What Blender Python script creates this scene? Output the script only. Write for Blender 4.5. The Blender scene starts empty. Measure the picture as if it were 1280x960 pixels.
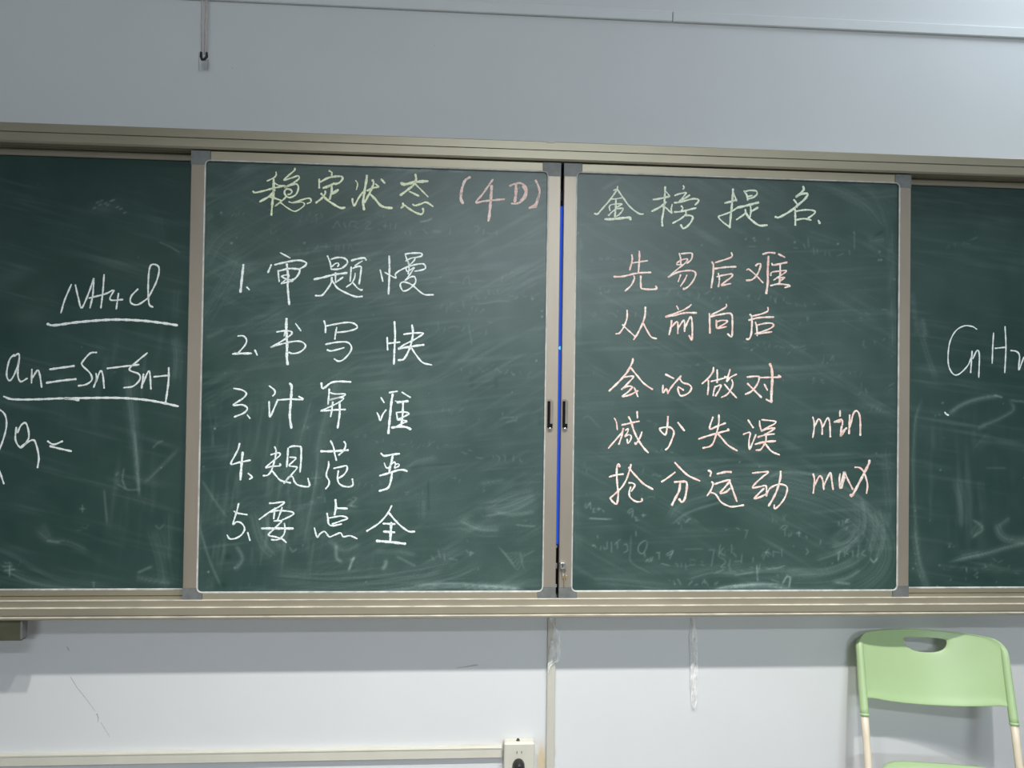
import bpy, math, random
import numpy as np
from mathutils import Vector, Matrix

# ------------------------------------------------------------------ camera
F_PX = 950.0
YAW, PITCH, ROLL = 0.0663, 0.0147, 0.0138
CAM = Vector((0.0, -2.12, 1.38))
def basis():
    cy, sy = math.cos(YAW), math.sin(YAW)
    f = Vector((sy*math.cos(PITCH), cy*math.cos(PITCH), math.sin(PITCH)))
    r = Vector((cy, -sy, 0)); u = r.cross(f)
    c, s = math.cos(ROLL), math.sin(ROLL)
    return r*c + u*s, u*c - r*s, f
BR, BU, BF = basis()
def at(px, py, Y):
    """point of the plane y=Y that the photograph shows at (px,py)"""
    d = BR*((px-640)/F_PX) - BU*((py-480)/F_PX) + BF
    return CAM + d*((Y-CAM.y)/d.y)
def project(x, y, z):
    """numpy: world -> photograph pixels"""
    dx, dy, dz = x-CAM.x, y-CAM.y, z-CAM.z
    w = dx*BF.x+dy*BF.y+dz*BF.z
    return (640+F_PX*(dx*BR.x+dy*BR.y+dz*BR.z)/w, 480-F_PX*(dx*BU.x+dy*BU.y+dz*BU.z)/w)

SC = bpy.context.scene
COL = SC.collection
cam = bpy.data.cameras.new('camera'); cam.sensor_width = 36; cam.lens = F_PX*36/1280
cam.clip_start = 0.02
camo = bpy.data.objects.new('camera', cam); COL.objects.link(camo)
M = Matrix(((BR.x, BU.x, -BF.x, CAM.x), (BR.y, BU.y, -BF.y, CAM.y), (BR.z, BU.z, -BF.z, CAM.z), (0, 0, 0, 1)))
camo.matrix_world = M
SC.camera = camo

# ------------------------------------------------------------------ light
SC.view_settings.view_transform = 'Standard'
SC.view_settings.look = 'None'
SC.view_settings.gamma = 1.0
SC.view_settings.use_curve_mapping = False
SC.view_settings.exposure = 0.0
w = bpy.data.worlds.new('world'); SC.world = w; w.use_nodes = True
w.node_tree.nodes['Background'].inputs[0].default_value = (0.75, 0.87, 1.0, 1)
w.node_tree.nodes['Background'].inputs[1].default_value = 0.3
def area(name, loc, target, sx, sy, power, color, spread=180):
    l = bpy.data.lights.new(name, 'AREA'); l.shape = 'RECTANGLE'; l.size = sx; l.size_y = sy
    l.energy = power; l.color = color; l.spread = math.radians(spread)
    o = bpy.data.objects.new(name, l); COL.objects.link(o)
    o.location = loc
    o.rotation_euler = (Vector(target)-Vector(loc)).to_track_quat('-Z', 'Y').to_euler()
    return o
# the blackboard lamps: a row of reflector lamps on the ceiling, aimed down the wall
for lx, le in ((-0.45, 184), (0.25, 164), (0.90, 186)):
    bl = bpy.data.lights.new('blackboard_lamp', 'SPOT'); bl.energy = le; bl.color = (1.0, 0.98, 0.95)
    bl.spot_size = math.radians(89); bl.spot_blend = 1.0; bl.shadow_soft_size = 0.045
    blo = bpy.data.objects.new('blackboard_lamp', bl); COL.objects.link(blo)
    blo.location = (lx, -1.70, 3.12); blo.rotation_euler = (math.radians(15.5), 0, 0)
# fluorescent rows of the room ceiling behind the camera
area('ceiling_lamp', (1.0, -8.5, 3.05), (0.3, 0, 1.2), 1.8, 0.3, 27, (0.84, 0.93, 1.0), 80)
area('ceiling_lamp', (0.75, -4.2, 3.2), (0.75, -3.9, 0), 1.3, 0.25, 75, (0.86, 0.94, 1.0))
# cool lamp close to the board wall on the right
area('ceiling_lamp', (2.2, -0.30, 3.24), (2.15, -0.24, 0), 1.6, 0.15, 26, (0.80, 0.91, 1.0))

# ------------------------------------------------------------------ helpers
def mesh_obj(name, verts, faces, mat, parent=None, smooth=False):
    me = bpy.data.meshes.new(name)
    me.from_pydata([tuple(v) for v in verts], [], faces)
    if mat: me.materials.append(mat)
    if smooth:
        for p in me.polygons: p.use_smooth = True
    o = bpy.data.objects.new(name, me); COL.objects.link(o)
    if parent: 
        o.parent = parent
        o.matrix_parent_inverse = Matrix.Translation(parent.location).inverted() if parent.rotation_euler.z == 0 else Matrix()
    return o
def thing(name, label, cat, loc, group=None):
    o = bpy.data.objects.new(name, None); COL.objects.link(o)
    o.empty_display_size = 0.05
    o.location = loc; o['label'] = label; o['category'] = cat
    if group: o['group'] = group
    return o
def tag(o, label, cat, group=None):
    o['label'] = label; o['category'] = cat
    if group: o['group'] = group
    return o
class MB:
    def __init__(s): s.v = []; s.f = []
    def add(s, v, f):
        n = len(s.v); s.v += [tuple(a) for a in v]; s.f += [tuple(i+n for i in q) for q in f]
    def box(s, x0, x1, y0, y1, z0, z1, b=0.0):
        """axis aligned box with small chamfers b on all edges"""
        if b <= 0:
            v = [(x, y, z) for x in (x0, x1) for y in (y0, y1) for z in (z0, z1)]
            s.add(v, [(0,1,3,2),(4,6,7,5),(0,4,5,1),(2,3,7,6),(0,2,6,4),(1,5,7,3)]); return
        v = []; idx = {}
        for ix, x in enumerate((x0, x1)):
            for iy, y in enumerate((y0, y1)):
                for iz, z in enumerate((z0, z1)):
                    sx, sy, sz = (1, -1)[ix], (1, -1)[iy], (1, -1)[iz]
                    for k, p in enumerate(((x, y+sy*b, z+sz*b), (x+sx*b, y, z+sz*b), (x+sx*b, y+sy*b, z))):
                        idx[ix, iy, iz, k] = len(v); v.append(p)
        f = []
        for k in range(3):
            a, c = [(1, 2), (0, 2), (0, 1)][k]
            for t in (0, 1):
                q = []
                for (p, r) in ((0,0),(1,0),(1,1),(0,1)):
                    e = [0,0,0]; e[k] = t; e[a] = p; e[c] = r
                    q.append(idx[e[0], e[1], e[2], k])
                if (t == 1) != (k == 1): f.append(tuple(q))
                else: f.append(tuple(reversed(q)))
        for k in range(3):      # edges along axis k
            a, c = [(1, 2), (0, 2), (0, 1)][k]
            for p in (0, 1):
                for r in (0, 1):
                    e0 = [0,0,0]; e0[k] = 0; e0[a] = p; e0[c] = r
                    e1 = list(e0); e1[k] = 1
                    f.append((idx[e0[0],e0[1],e0[2],a], idx[e1[0],e1[1],e1[2],a], idx[e1[0],e1[1],e1[2],c], idx[e0[0],e0[1],e0[2],c]))
        for ix in (0,1):
            for iy in (0,1):
                for iz in (0,1): f.append(tuple(idx[ix,iy,iz,k] for k in range(3)))
        s.add(v, f)
    def prism_x(s, prof, x0, x1):
        """profile of (y,z) points extruded along x"""
        n = len(prof)
        v = [(x0, y, z) for y, z in prof] + [(x1, y, z) for y, z in prof]
        f = [(i, (i+1) % n, n+(i+1) % n, n+i) for i in range(n)] + [tuple(range(n))[::-1], tuple(range(n, 2*n))]
        s.add(v, f)
    def tube(s, pts, rad, seg=12, caps=True, closed=False):
        pts = [Vector(p) for p in pts]; n = len(pts)
        rr = rad if isinstance(rad, (list, tuple)) else [rad]*n
        rings = []; up = None
        for i, p in enumerate(pts):
            if closed: t = (pts[(i+1) % n]-pts[i-1])
            else: t = pts[min(i+1, n-1)]-pts[max(i-1, 0)]
            t.normalize()
            if up is None:
                up = Vector((0, 0, 1)) if abs(t.z) < .8 else Vector((0, 1, 0))
            a = up - t*up.dot(t); a.normalize(); b = t.cross(a); up = a
            rings.append([p + (a*math.cos(2*math.pi*k/seg)+b*math.sin(2*math.pi*k/seg))*rr[i] for k in range(seg)])
        v = [q for r in rings for q in r]; f = []
        m = n if closed else n-1
        for i in range(m):
            j = (i+1) % n
            for k in range(seg):
                f.append((i*seg+k, i*seg+(k+1) % seg, j*seg+(k+1) % seg, j*seg+k))
        if caps and not closed:
            f.append(tuple(range(seg))[::-1]); f.append(tuple((n-1)*seg+k for k in range(seg)))
        s.add(v, f)
    def build(s, name, mat, parent=None, smooth=False, fix=True):
        o = mesh_obj(name, s.v, s.f, mat, parent, smooth)
        if fix:
            import bmesh
            bm = bmesh.new(); bm.from_mesh(o.data)
            bmesh.ops.recalc_face_normals(bm, faces=bm.faces); bm.to_mesh(o.data); bm.free()
        return o
def autosmooth(o, ang=40):
    o.data.set_sharp_from_angle(angle=math.radians(ang)) if hasattr(o.data, 'set_sharp_from_angle') else None
    for p in o.data.polygons: p.use_smooth = True

# ------------------------------------------------------------------ materials
def new_mat(name):
    m = bpy.data.materials.new(name); m.use_nodes = True
    nt = m.node_tree; b = nt.nodes['Principled BSDF']
    return m, nt, b
def N(nt, t, **kw):
    n = nt.nodes.new(t)
    for k, v in kw.items(): setattr(n, k, v)
    return n
def noise(nt, scale, detail=4, rough=.5, map_scale=(1, 1, 1)):
    tc = N(nt, 'ShaderNodeTexCoord'); mp = N(nt, 'ShaderNodeMapping'); nz = N(nt, 'ShaderNodeTexNoise')
    mp.inputs['Scale'].default_value = map_scale
    nz.inputs['Scale'].default_value = scale; nz.inputs['Detail'].default_value = detail; nz.inputs['Roughness'].default_value = rough
    nt.links.new(tc.outputs['Object'], mp.inputs[0]); nt.links.new(mp.outputs[0], nz.inputs['Vector'])
    return nz.outputs['Fac']
def ramp(nt, src, stops):
    r = N(nt, 'ShaderNodeValToRGB'); e = r.color_ramp.elements
    while len(e) < len(stops): e.new(.5)
    for k, (p, c) in enumerate(stops):
        e[k].position = p; e[k].color = (*c, 1) if len(c) == 3 else c
    nt.links.new(src, r.inputs[0]); return r.outputs[0]
def bump(nt, src, b, strength, dist=.002):
    n = N(nt, 'ShaderNodeBump'); n.inputs['Strength'].default_value = strength; n.inputs['Distance'].default_value = dist
    nt.links.new(src, n.inputs['Height']); nt.links.new(n.outputs[0], b.inputs['Normal'])
def simple(name, col, rough=.5, metal=0, var=.08, scale=20, ms=(1, 1, 1), bmp=0):
    m, nt, b = new_mat(name)
    f = noise(nt, scale, 4, .55, ms)
    lo = tuple(c*(1-var) for c in col); hi = tuple(min(1, c*(1+var)) for c in col)
    nt.links.new(ramp(nt, f, [(.3, lo), (.7, hi)]), b.inputs['Base Color'])
    b.inputs['Roughness'].default_value = rough; b.inputs['Metallic'].default_value = metal
    if bmp: bump(nt, f, b, bmp)
    return m
M_WALL = simple('white_wall_paint', (.66, .675, .68), .75, 0, .015, 3.5)
nt = M_WALL.node_tree; b = nt.nodes['Principled BSDF']; bump(nt, noise(nt, 160, 3), b, .10, .001)
# yellowish stains round the socket box (old glue), fixed to the wall
def wall_stains():
    nt = M_WALL.node_tree; b = nt.nodes['Principled BSDF']
    old = b.inputs['Base Color'].links[0].from_socket
    geo = N(nt, 'ShaderNodeNewGeometry'); cur = old
    nz = noise(nt, 30, 4, .6)
    for (px, py, sx, sz, amt) in ((677, 950, .022, .075, 1.6), (648, 928, .075, .016, 1.2), (600, 933, .11, .010, .9), (540, 936, .20, .008, .6), (690, 940, .02, .03, .6)):
        p = at(px, py, 0)
        mp = N(nt, 'ShaderNodeMapping', vector_type='TEXTURE')
        mp.inputs['Location'].default_value = (p.x, 0, p.z); mp.inputs['Scale'].default_value = (sx, 1, sz)
        g = N(nt, 'ShaderNodeTexGradient', gradient_type='QUADRATIC_SPHERE')
        nt.links.new(geo.outputs['Position'], mp.inputs[0]); nt.links.new(mp.outputs[0], g.inputs[0])
        mu = N(nt, 'ShaderNodeMath', operation='MULTIPLY'); nt.links.new(g.outputs['Fac'], mu.inputs[0]); nt.links.new(nz, mu.inputs[1])
        m2 = N(nt, 'ShaderNodeMath', operation='MULTIPLY', use_clamp=True); nt.links.new(mu.outputs[0], m2.inputs[0]); m2.inputs[1].default_value = amt*3
        mx = N(nt, 'ShaderNodeMix', data_type='RGBA'); nt.links.new(m2.outputs[0], mx.inputs['Factor'])
        nt.links.new(cur, mx.inputs['A']); mx.inputs['B'].default_value = (.58, .49, .33, 1)
        cur = mx.outputs['Result']
    nt.links.new(cur, b.inputs['Base Color'])
wall_stains()
M_FLOOR = simple('grey_floor_tile', (.20, .19, .18), .4, 0, .1, 6)
M_CEIL = simple('white_ceiling_paint', (.75, .76, .77), .85, 0, .02, 5)
M_ALU = simple('champagne_aluminium', (.335, .305, .225), .42, .35, .10, 9, (.3, 1, 1))
M_STILE = simple('bronze_aluminium', (.30, .262, .212), .42, .35, .10, 9, (1, 1, .25))
M_LIP = simple('dusty_frame_lip', (.46, .46, .43), .55, .1, .25, 40)
M_LEDGE = simple('dusted_lit_ledge', (.55, .51, .43), .6, .1, .3, 25, (.6, 1, 1))
M_CORNER = simple('grey_plastic_corner', (.135, .145, .14), .5, 0, .15, 60)
M_DARK = simple('dark_channel', (.02, .02, .02), .5, 0, .1, 30)
M_BLACK = simple('black_plastic', (.010, .010, .012), .5, 0, .1, 30)
M_STEEL = simple('polished_steel', (.62, .63, .64), .22, .95, .05, 30)
M_BRASS = simple('brass', (.7, .55, .28), .3, .9, .1, 30)
M_CREAM = simple('cream_plastic', (.60, .585, .50), .4, 0, .04, 12)
M_TRUNK = simple('aged_white_plastic', (.53, .52, .45), .45, 0, .06, 14, (1, 1, .3))
M_WHITEP = simple('painted_trunking', (.67, .69, .69), .6, 0, .03, 8)
M_OLIVE = simple('olive_metal', (.085, .085, .055), .5, .2, .12, 25)
M_CORD = simple('grey_cord', (.50, .43, .38), .7, 0, .15, 90)
M_GREEN = simple('pale_green_plastic', (.40, .54, .29), .38, 0, .03, 6)
nt = M_GREEN.node_tree; bump(nt, noise(nt, 500, 2), nt.nodes['Principled BSDF'], .08, .0005)
M_TUBE = simple('cream_enamelled_steel', (.72, .62, .49), .35, 0, .04, 12)
M_SLOT = simple('dark_grey_slot', (.006, .006, .006), .8); M_SLOT.node_tree.nodes['Principled BSDF'].inputs['Specular IOR Level'].default_value = .1
M_HANDLE = simple('shaded_bronze_handle', (.20, .175, .15), .5, .3)
M_SCUFF = simple('grey_scuff', (.38, .37, .35), .8, 0, .2, 200)
def film_mat():
    m, nt, b = new_mat('clear_crumpled_film')
    f = noise(nt, 90, 5, .65, (1, 1, .25))
    b.inputs['Base Color'].default_value = (.92, .93, .91, 1); b.inputs['Roughness'].default_value = .22
    b.inputs['Specular IOR Level'].default_value = .8
    nt.links.new(ramp(nt, f, [(.35, (.30,)*3), (.65, (.85,)*3)]), b.inputs['Alpha'])
    bump(nt, f, b, .8, .003); return m
M_FILM = film_mat()
def screen_mat():
    m, nt, b = new_mat('lit_blue_screen')
    b.inputs['Base Color'].default_value = (.01, .02, .06, 1); b.inputs['Roughness'].default_value = .15
    b.inputs['Emission Color'].default_value = (.022, .095, .72, 1); b.inputs['Emission Strength'].default_value = .9
    return m
M_SCREEN = screen_mat()
M_GLINT = simple('cyan_glint', (.1, .6, .7), .3); M_GLINT.node_tree.nodes['Principled BSDF'].inputs['Emission Color'].default_value = (.15, .8, .9, 1)  # glowing colour for a highlight on the blue screen
M_GLINT.node_tree.nodes['Principled BSDF'].inputs['Emission Strength'].default_value = .9
def board_mat():
    m, nt, b = new_mat('green_chalkboard')
    at_ = N(nt, 'ShaderNodeAttribute', attribute_name='dust_and_light')
    fine = noise(nt, 330, 3, .7)
    fin = ramp(nt, fine, [(.3, (.55,)*3), (.75, (1.35,)*3)])
    mu = N(nt, 'ShaderNodeMath', operation='MULTIPLY', use_clamp=True)
    nt.links.new(at_.outputs['Fac'], mu.inputs[0]); nt.links.new(fin, mu.inputs[1])
    mx = N(nt, 'ShaderNodeMix', data_type='RGBA')
    nt.links.new(mu.outputs[0], mx.inputs['Factor'])
    base = ramp(nt, noise(nt, 4, 3), [(.3, (.012, .040, .033)), (.7, (.016, .047, .039))])
    nt.links.new(base, mx.inputs['A']); mx.inputs['B'].default_value = (.52, .68, .64, 1)
    nt.links.new(mx.outputs['Result'], b.inputs['Base Color'])
    b.inputs['Roughness'].default_value = .40; b.inputs['Specular IOR Level'].default_value = .5
    bump(nt, noise(nt, 900, 2), b, .12, .0004)
    return m
M_BOARD = board_mat()
def chalk_mat(name, c1, c2):
    m, nt, b = new_mat(name)
    nt.links.new(ramp(nt, noise(nt, 60, 3, .6), [(.4, c1), (.6, c2)]), b.inputs['Base Color'])
    b.inputs['Roughness'].default_value = .95; b.inputs['Specular IOR Level'].default_value = .1
    nt.links.new(ramp(nt, noise(nt, 420, 2, .7), [(.28, (.45,)*3), (.52, (1,)*3)]), b.inputs['Alpha'])
    return m
CH = {'white': chalk_mat('white_chalk', (.80, .88, .85), (.86, .92, .90)),
      'dim': chalk_mat('dusty_white_chalk', (.80, .86, .83), (.86, .90, .88)),
      'yellow': chalk_mat('yellow_green_chalk', (.78, .85, .58), (.82, .88, .66)),
      'pale': chalk_mat('pale_green_chalk', (.74, .83, .66), (.80, .87, .73)),
      'rose': chalk_mat('rose_chalk', (.88, .60, .53), (.88, .72, .68)),
      'pink': chalk_mat('pink_white_chalk', (.90, .60, .53), (.90, .80, .73))}
# ------------------------------------------------------------------ room shell
def struct(mb, name, mat):
    o = mb.build(name, mat); o['kind'] = 'structure'; return o
XL, XR, YB, ZC = -3.2, 4.4, -9.4, 3.3
m = MB(); m.box(XL, XR, 0, .15, 0, ZC); WALL = struct(m, 'wall_front', M_WALL)
m = MB(); m.box(XL, XR, YB, 0.15, -.1, 0); struct(m, 'floor', M_FLOOR)
m = MB(); m.box(XL, XR, YB, 0.15, ZC, ZC+.1); struct(m, 'ceiling', M_CEIL)
m = MB(); m.box(XL-.15, XL, YB, 0.15, 0, ZC); struct(m, 'wall_left', M_WALL)
m = MB(); m.box(XR, XR+.15, YB, 0.15, 0, ZC); struct(m, 'wall_right', M_WALL)
m = MB(); m.box(XL, XR, YB-.15, YB, 0, ZC); struct(m, 'wall_rear', M_WALL)

# ------------------------------------------------------------------ board frame rails
ZT, ZB = 2.0557, 0.7961          # outer top and bottom of the board wall unit
YF = -.12                         # front of the rails
XA, XZ = -1.66, 2.17              # ends of the unit
FR = thing('board_rail', 'champagne aluminium grooved rail running along the top of the green chalkboards', 'rail', (0.25, 0, ZT-.05), 'rails of the sliding chalkboards')
FB = thing('board_rail', 'chalk-dusted stepped aluminium rail running along the bottom of the green chalkboards', 'rail', (0.25, 0, ZB), 'rails of the sliding chalkboards')
m = MB()
m.prism_x([(0, ZT), (YF+.002, ZT), (YF, ZT-.002), (YF, ZT-.0225), (YF+.004, ZT-.0232), (YF+.004, ZT-.0252), (YF, ZT-.026),
           (YF, ZT-.046), (YF+.004, ZT-.0505), (YF+.03, ZT-.0505), (YF+.03, ZT-.034), (-.085, ZT-.034), (-.085, ZT-.0505), (0, ZT-.0505)], XA, XZ)
m.build('rail_body', M_ALU, FR)
m = MB()
m.prism_x([(0, ZB), (YF-.002, ZB), (YF-.004, ZB+.002), (YF-.004, ZB+.0055), (YF+.003, ZB+.0068), (YF+.003, ZB+.0105), (YF-.001, ZB+.0115),
           (YF-.001, ZB+.0285), (YF+.006, ZB+.0295), (YF+.006, ZB+.0455), (YF+.013, ZB+.0465), (YF+.013, ZB+.040), (-.075, ZB+.040), (-.075, ZB+.0465), (0, ZB+.0465)], XA, XZ)
m.build('rail_body', M_ALU, FB)
# chalk-dusted upper ledges of the bottom rail, painted paler as if lit from above
for (y0, y1, z) in ((YF-.0045, YF+.003, ZB+.0056), (YF-.0015, YF+.006, ZB+.0285), (YF+.0055, YF+.0125, ZB+.0455)):
    m = MB(); m.box(XA, XZ, y0, y1, z-.0005, z+.0022, .0007); m.build('ledge_bead', M_LEDGE, FB)
# seam of the two rail lengths near the middle of the top rail
p = at(686, 178, YF)
m = MB(); m.box(p.x-.006, p.x+.016, YF-.0012, YF+.01, ZT-.004, ZT+.0012, .0004); m.build('rail_joint', M_LEDGE, FR)

# ------------------------------------------------------------------ chalk dusting with some painted glare and shade (raster in board plane)
rng = np.random.default_rng(7)
class DustAndLight:
    def __init__(s, x0, x1, y0, y1, base, seed):
        s.x0, s.y0 = x0, y0; s.W, s.H = x1-x0, y1-y0
        s.a = np.zeros((s.H, s.W)); s.g = np.random.default_rng(seed)
        s.a += base
        s.X, s.Y = np.meshgrid(np.arange(s.W)+x0, np.arange(s.H)+y0)
    def vnoise(s, sx, sy, ang=0):
        c, n = math.cos(ang), math.sin(ang)
        u = ((s.X-s.x0)*c+(s.Y-s.y0)*n)/sx+300; v = (-(s.X-s.x0)*n+(s.Y-s.y0)*c)/sy+300
        G = s.g.random((997,)); 
        iu, iv = np.floor(u).astype(int), np.floor(v).astype(int); fu, fv = u-iu, v-iv
        fu = fu*fu*(3-2*fu); fv = fv*fv*(3-2*fv)
        h = lambda i, j: G[(i*7919+j*104729+((i*j) % 613)*31) % 997]
        return (h(iu, iv)*(1-fu)+h(iu+1, iv)*fu)*(1-fv)+(h(iu, iv+1)*(1-fu)+h(iu+1, iv+1)*fu)*fv
    def clouds(s, amt):
        for k, sc in enumerate((150, 70, 34, 16)):
            s.a += amt*(s.vnoise(sc, sc*.8, .4*k)-.5)*(.8**k)
    def streaks(s, amt, lx, ly, ang=0, mask=None):
        n = s.vnoise(lx, ly, ang)*s.vnoise(lx*.6, ly*.45, ang)*s.vnoise(lx*1.7, ly*3, ang+.1)
        n = np.clip(n-.12, 0, 1)*3
        s.a += amt*n*(1 if mask is None else mask)
    def blob(s, cx, cy, rx, ry, ang=0):
        c, n = math.cos(ang), math.sin(ang)
        u = ((s.X-cx)*c+(s.Y-cy)*n)/rx; v = (-(s.X-cx)*n+(s.Y-cy)*c)/ry
        return np.exp(-(u*u+v*v))
    def stroke(s, pts, w, k, streaky=0.0, w1=None):
        """soft chalk trail through pts (photo px); w half width, streaky>0 breaks it into bristle lines"""
        pts = smooth_path(np.array(pts, float), 5.0)
        w1 = w if w1 is None else w1
        x0, y0 = pts.min(0)-3*max(w, w1)-2; x1, y1 = pts.max(0)+3*max(w, w1)+2
        i0, i1 = max(0, int(x0-s.x0)), min(s.W, int(x1-s.x0)+1); j0, j1 = max(0, int(y0-s.y0)), min(s.H, int(y1-s.y0)+1)
        if i1 <= i0 or j1 <= j0: return
        X, Y = s.X[j0:j1, i0:i1], s.Y[j0:j1, i0:i1]
        best = np.full(X.shape, 1e9); bs = np.zeros(X.shape); bt = np.zeros(X.shape)
        n = len(pts)-1
        for i in range(n):
            ax, ay = pts[i]; dx, dy = pts[i+1]-pts[i]; L2 = dx*dx+dy*dy+1e-9
            t = np.clip(((X-ax)*dx+(Y-ay)*dy)/L2, 0, 1)
            ex, ey = X-ax-t*dx, Y-ay-t*dy; d = ex*ex+ey*ey
            m_ = d < best
            best = np.where(m_, d, best); bt = np.where(m_, (i+t)/n, bt)
            bs = np.where(m_, np.sign(dx*ey-dy*ex)*np.sqrt(d), bs)
        ww = w+(w1-w)*bt
        g = np.exp(-best/(ww*ww))
        if streaky:
            ph = s.g.random(8)*6.28
            q = bs/ww
            br = sum(np.sin(q*f_*3+ph[i_]+2.0*math.pi*bt*.25*(i_ % 3)) for i_, f_ in enumerate((1.1, 2.3, 3.7, 5.9, 7.7, 1.7)))/6
            g = g*np.clip(1-streaky+streaky*1.8*np.clip(br+.25, 0, 1), 0, 2)
        fade = np.clip(np.minimum(bt, 1-bt)*8+.25, 0, 1)
        s.a[j0:j1, i0:i1] += k*g*fade
    def scribble(s, x0, y0, x1, y1, k=.1, h=9, n=None):
        """traces of wiped-off writing: broken, unreadable short strokes along a line"""
        L = math.hypot(x1-x0, y1-y0); n = n or max(2, int(L/9))
        for i in range(n):
            t = (i+.5)/n; cx, cy = x0+(x1-x0)*t, y0+(y1-y0)*t
            for j in range(s.g.integers(1, 3)):
                qx, qy, an, ll = cx+s.g.normal()*2.5, cy+s.g.normal()*h*.25, s.g.normal()*.5+(1.4 if s.g.random() < .65 else .1), 1.5+2.5*s.g.random()
                pts = [(qx-ll*math.cos(an), qy+ll*math.sin(an)), (qx+ll*math.cos(an), qy-ll*math.sin(an))]
                s.stroke(pts, .7, k*(.5+s.g.random()))
    def ghost(s, x0, y0, sc, spec, k=.2):
        for st in spec.split('|'):
            s.stroke([(x0+float(t.split(',')[0])/sc, y0+float(t.split(',')[1])/sc) for t in st.split()], .72, k)
    def specks(s, n, k=.4):
        for _ in range(n):
            x, y = s.g.integers(2, s.W-2), s.g.integers(2, s.H-2)
            s.a[y:y+2, x:x+1+s.g.integers(0, 2)] += k*s.g.random()
    def sample(s, px, py):
        u = np.clip(px-s.x0, 0, s.W-1.001); v = np.clip(py-s.y0, 0, s.H-1.001)
        i, j = u.astype(int), v.astype(int); fu, fv = u-i, v-j
        a = s.a
        r = (a[j, i]*(1-fu)+a[j, i+1]*fu)*(1-fv)+(a[j+1, i]*(1-fu)+a[j+1, i+1]*fu)*fv
        return np.clip(r, 0, .85)
def smooth_path(P, step):
    """Catmull-Rom through the points"""
    P = np.asarray(P, float)
    if len(P) == 2:
        n = max(2, int(np.linalg.norm(P[1]-P[0])/step)+1)
        return np.array([P[0]+(P[1]-P[0])*t for t in np.linspace(0, 1, n)])
    Q = np.vstack([2*P[0]-P[1], P, 2*P[-1]-P[-2]]); out = []
    for i in range(1, len(Q)-2):
        p0, p1, p2, p3 = Q[i-1], Q[i], Q[i+1], Q[i+2]
        n = max(1, int(np.ceil(np.linalg.norm(p2-p1)/step)))
        for t in np.arange(n)/n:
            out.append(.5*((2*p1)+(-p0+p2)*t+(2*p0-5*p1+4*p2-p3)*t*t+(-p0+3*p1-3*p2+p3)*t**3))
    out.append(Q[-2]); return np.array(out)

def surface(name, x0, x1, z0, z1, Y, dust_and_light, parent, res=.0023):
    nx, nz = int((x1-x0)/res), int((z1-z0)/res)
    xs, zs = np.linspace(x0, x1, nx+1), np.linspace(z0, z1, nz+1)
    X, Z = np.meshgrid(xs, zs); X = X.ravel(); Z = Z.ravel()
    px, py = project(X, np.full_like(X, Y), Z)
    d = dust_and_light.sample(px, py).astype(np.float32)
    me = bpy.data.meshes.new(name)
    nv = len(X); loc = parent.location
    co = np.empty((nv+4, 3), np.float32); co[:nv, 0] = X-loc.x; co[:nv, 1] = Y-loc.y; co[:nv, 2] = Z-loc.z
    # solid back of the panel
    for k, (x, z) in enumerate(((x0, z0), (x1, z0), (x1, z1), (x0, z1))): co[nv+k] = (x-loc.x, Y+.012-loc.y, z-loc.z)
    I, J = np.meshgrid(np.arange(nx), np.arange(nz)); a = (J*(nx+1)+I).ravel()
    q = np.stack([a, a+1, a+nx+2, a+nx+1], 1).ravel()
    q = np.concatenate([q, [nv+3, nv+2, nv+1, nv]])
    nf = len(q)//4
    me.vertices.add(nv+4); me.vertices.foreach_set('co', co.ravel())
    me.loops.add(len(q)); me.loops.foreach_set('vertex_index', q.astype(np.int32))
    me.polygons.add(nf); me.polygons.foreach_set('loop_start', (np.arange(nf)*4).astype(np.int32))
    me.update(calc_edges=True)
    at_ = me.attributes.new('dust_and_light', 'FLOAT', 'POINT')
    at_.data.foreach_set('value', np.concatenate([d, np.zeros(4, np.float32)]))
    me.materials.append(M_BOARD)
    o = bpy.data.objects.new(name, me); COL.objects.link(o); o.parent = parent
    return o

# ---- left fixed board
D0 = DustAndLight(-330, 245, 170, 765, .022, 1)
D0.clouds(.03); D0.a -= .03*D0.blob(60, 180, 260, 90); D0.streaks(.05, 60, 5, .25); D0.streaks(.05, 6, 60, .1, D0.blob(190, 640, 60, 110)+D0.blob(150, 480, 90, 80))  # top left darkened as well, painting in the shade under the rail
D0.stroke([(160, 468), (164, 500), (168, 545), (171, 590), (174, 618)], 9, .17, .5, 2)
D0.stroke([(168, 540), (172, 580), (174, 620)], 1.6, .16)
D0.stroke([(219, 420), (222, 445), (219, 475)], 6, .13, .6); D0.stroke([(222, 300+60), (218, 400)], 5, .06, .6)
D0.a += .05*D0.blob(15, 345, 30, 10, -.3)+.05*D0.blob(35, 395, 20, 10)
D0.stroke([(0, 700), (30, 722), (80, 736), (130, 742)], 5, .10, .7); D0.stroke([(0, 712), (50, 730), (110, 738)], 1.2, .14)
D0.stroke([(-60, 660), (10, 690), (70, 722), (150, 733)], 8, .07, .8)
D0.stroke([(170, 722), (190, 726), (214, 729)], 4, .15, .6); D0.stroke([(172, 716), (190, 708)], 1.5, .2)
D0.stroke([(192, 662), (202, 700), (206, 735)], 10, .07, .8); D0.stroke([(212, 640), (210, 700)], 5, .07, .8)
D0.stroke([(194, 656), (199, 661), (205, 656)], 1.2, .12)
D0.stroke([(45, 662), (60, 675), (85, 678), (110, 690)], 4, .12, .6); D0.stroke([(58, 676), (75, 678)], 1, .25)
D0.stroke([(52, 655), (62, 672)], 5, .08, .6)
D0.stroke([(130, 612), (134, 655)], 1.4, .14, 0); D0.stroke([(180, 604), (205, 580), (222, 563)], 2.2, .13, .5)
D0.stroke([(155, 585), (153, 600), (158, 612)], 1.0, .2); D0.stroke([(146, 605), (152, 608), (160, 612), (175, 612)], 1.2, .17)
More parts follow.
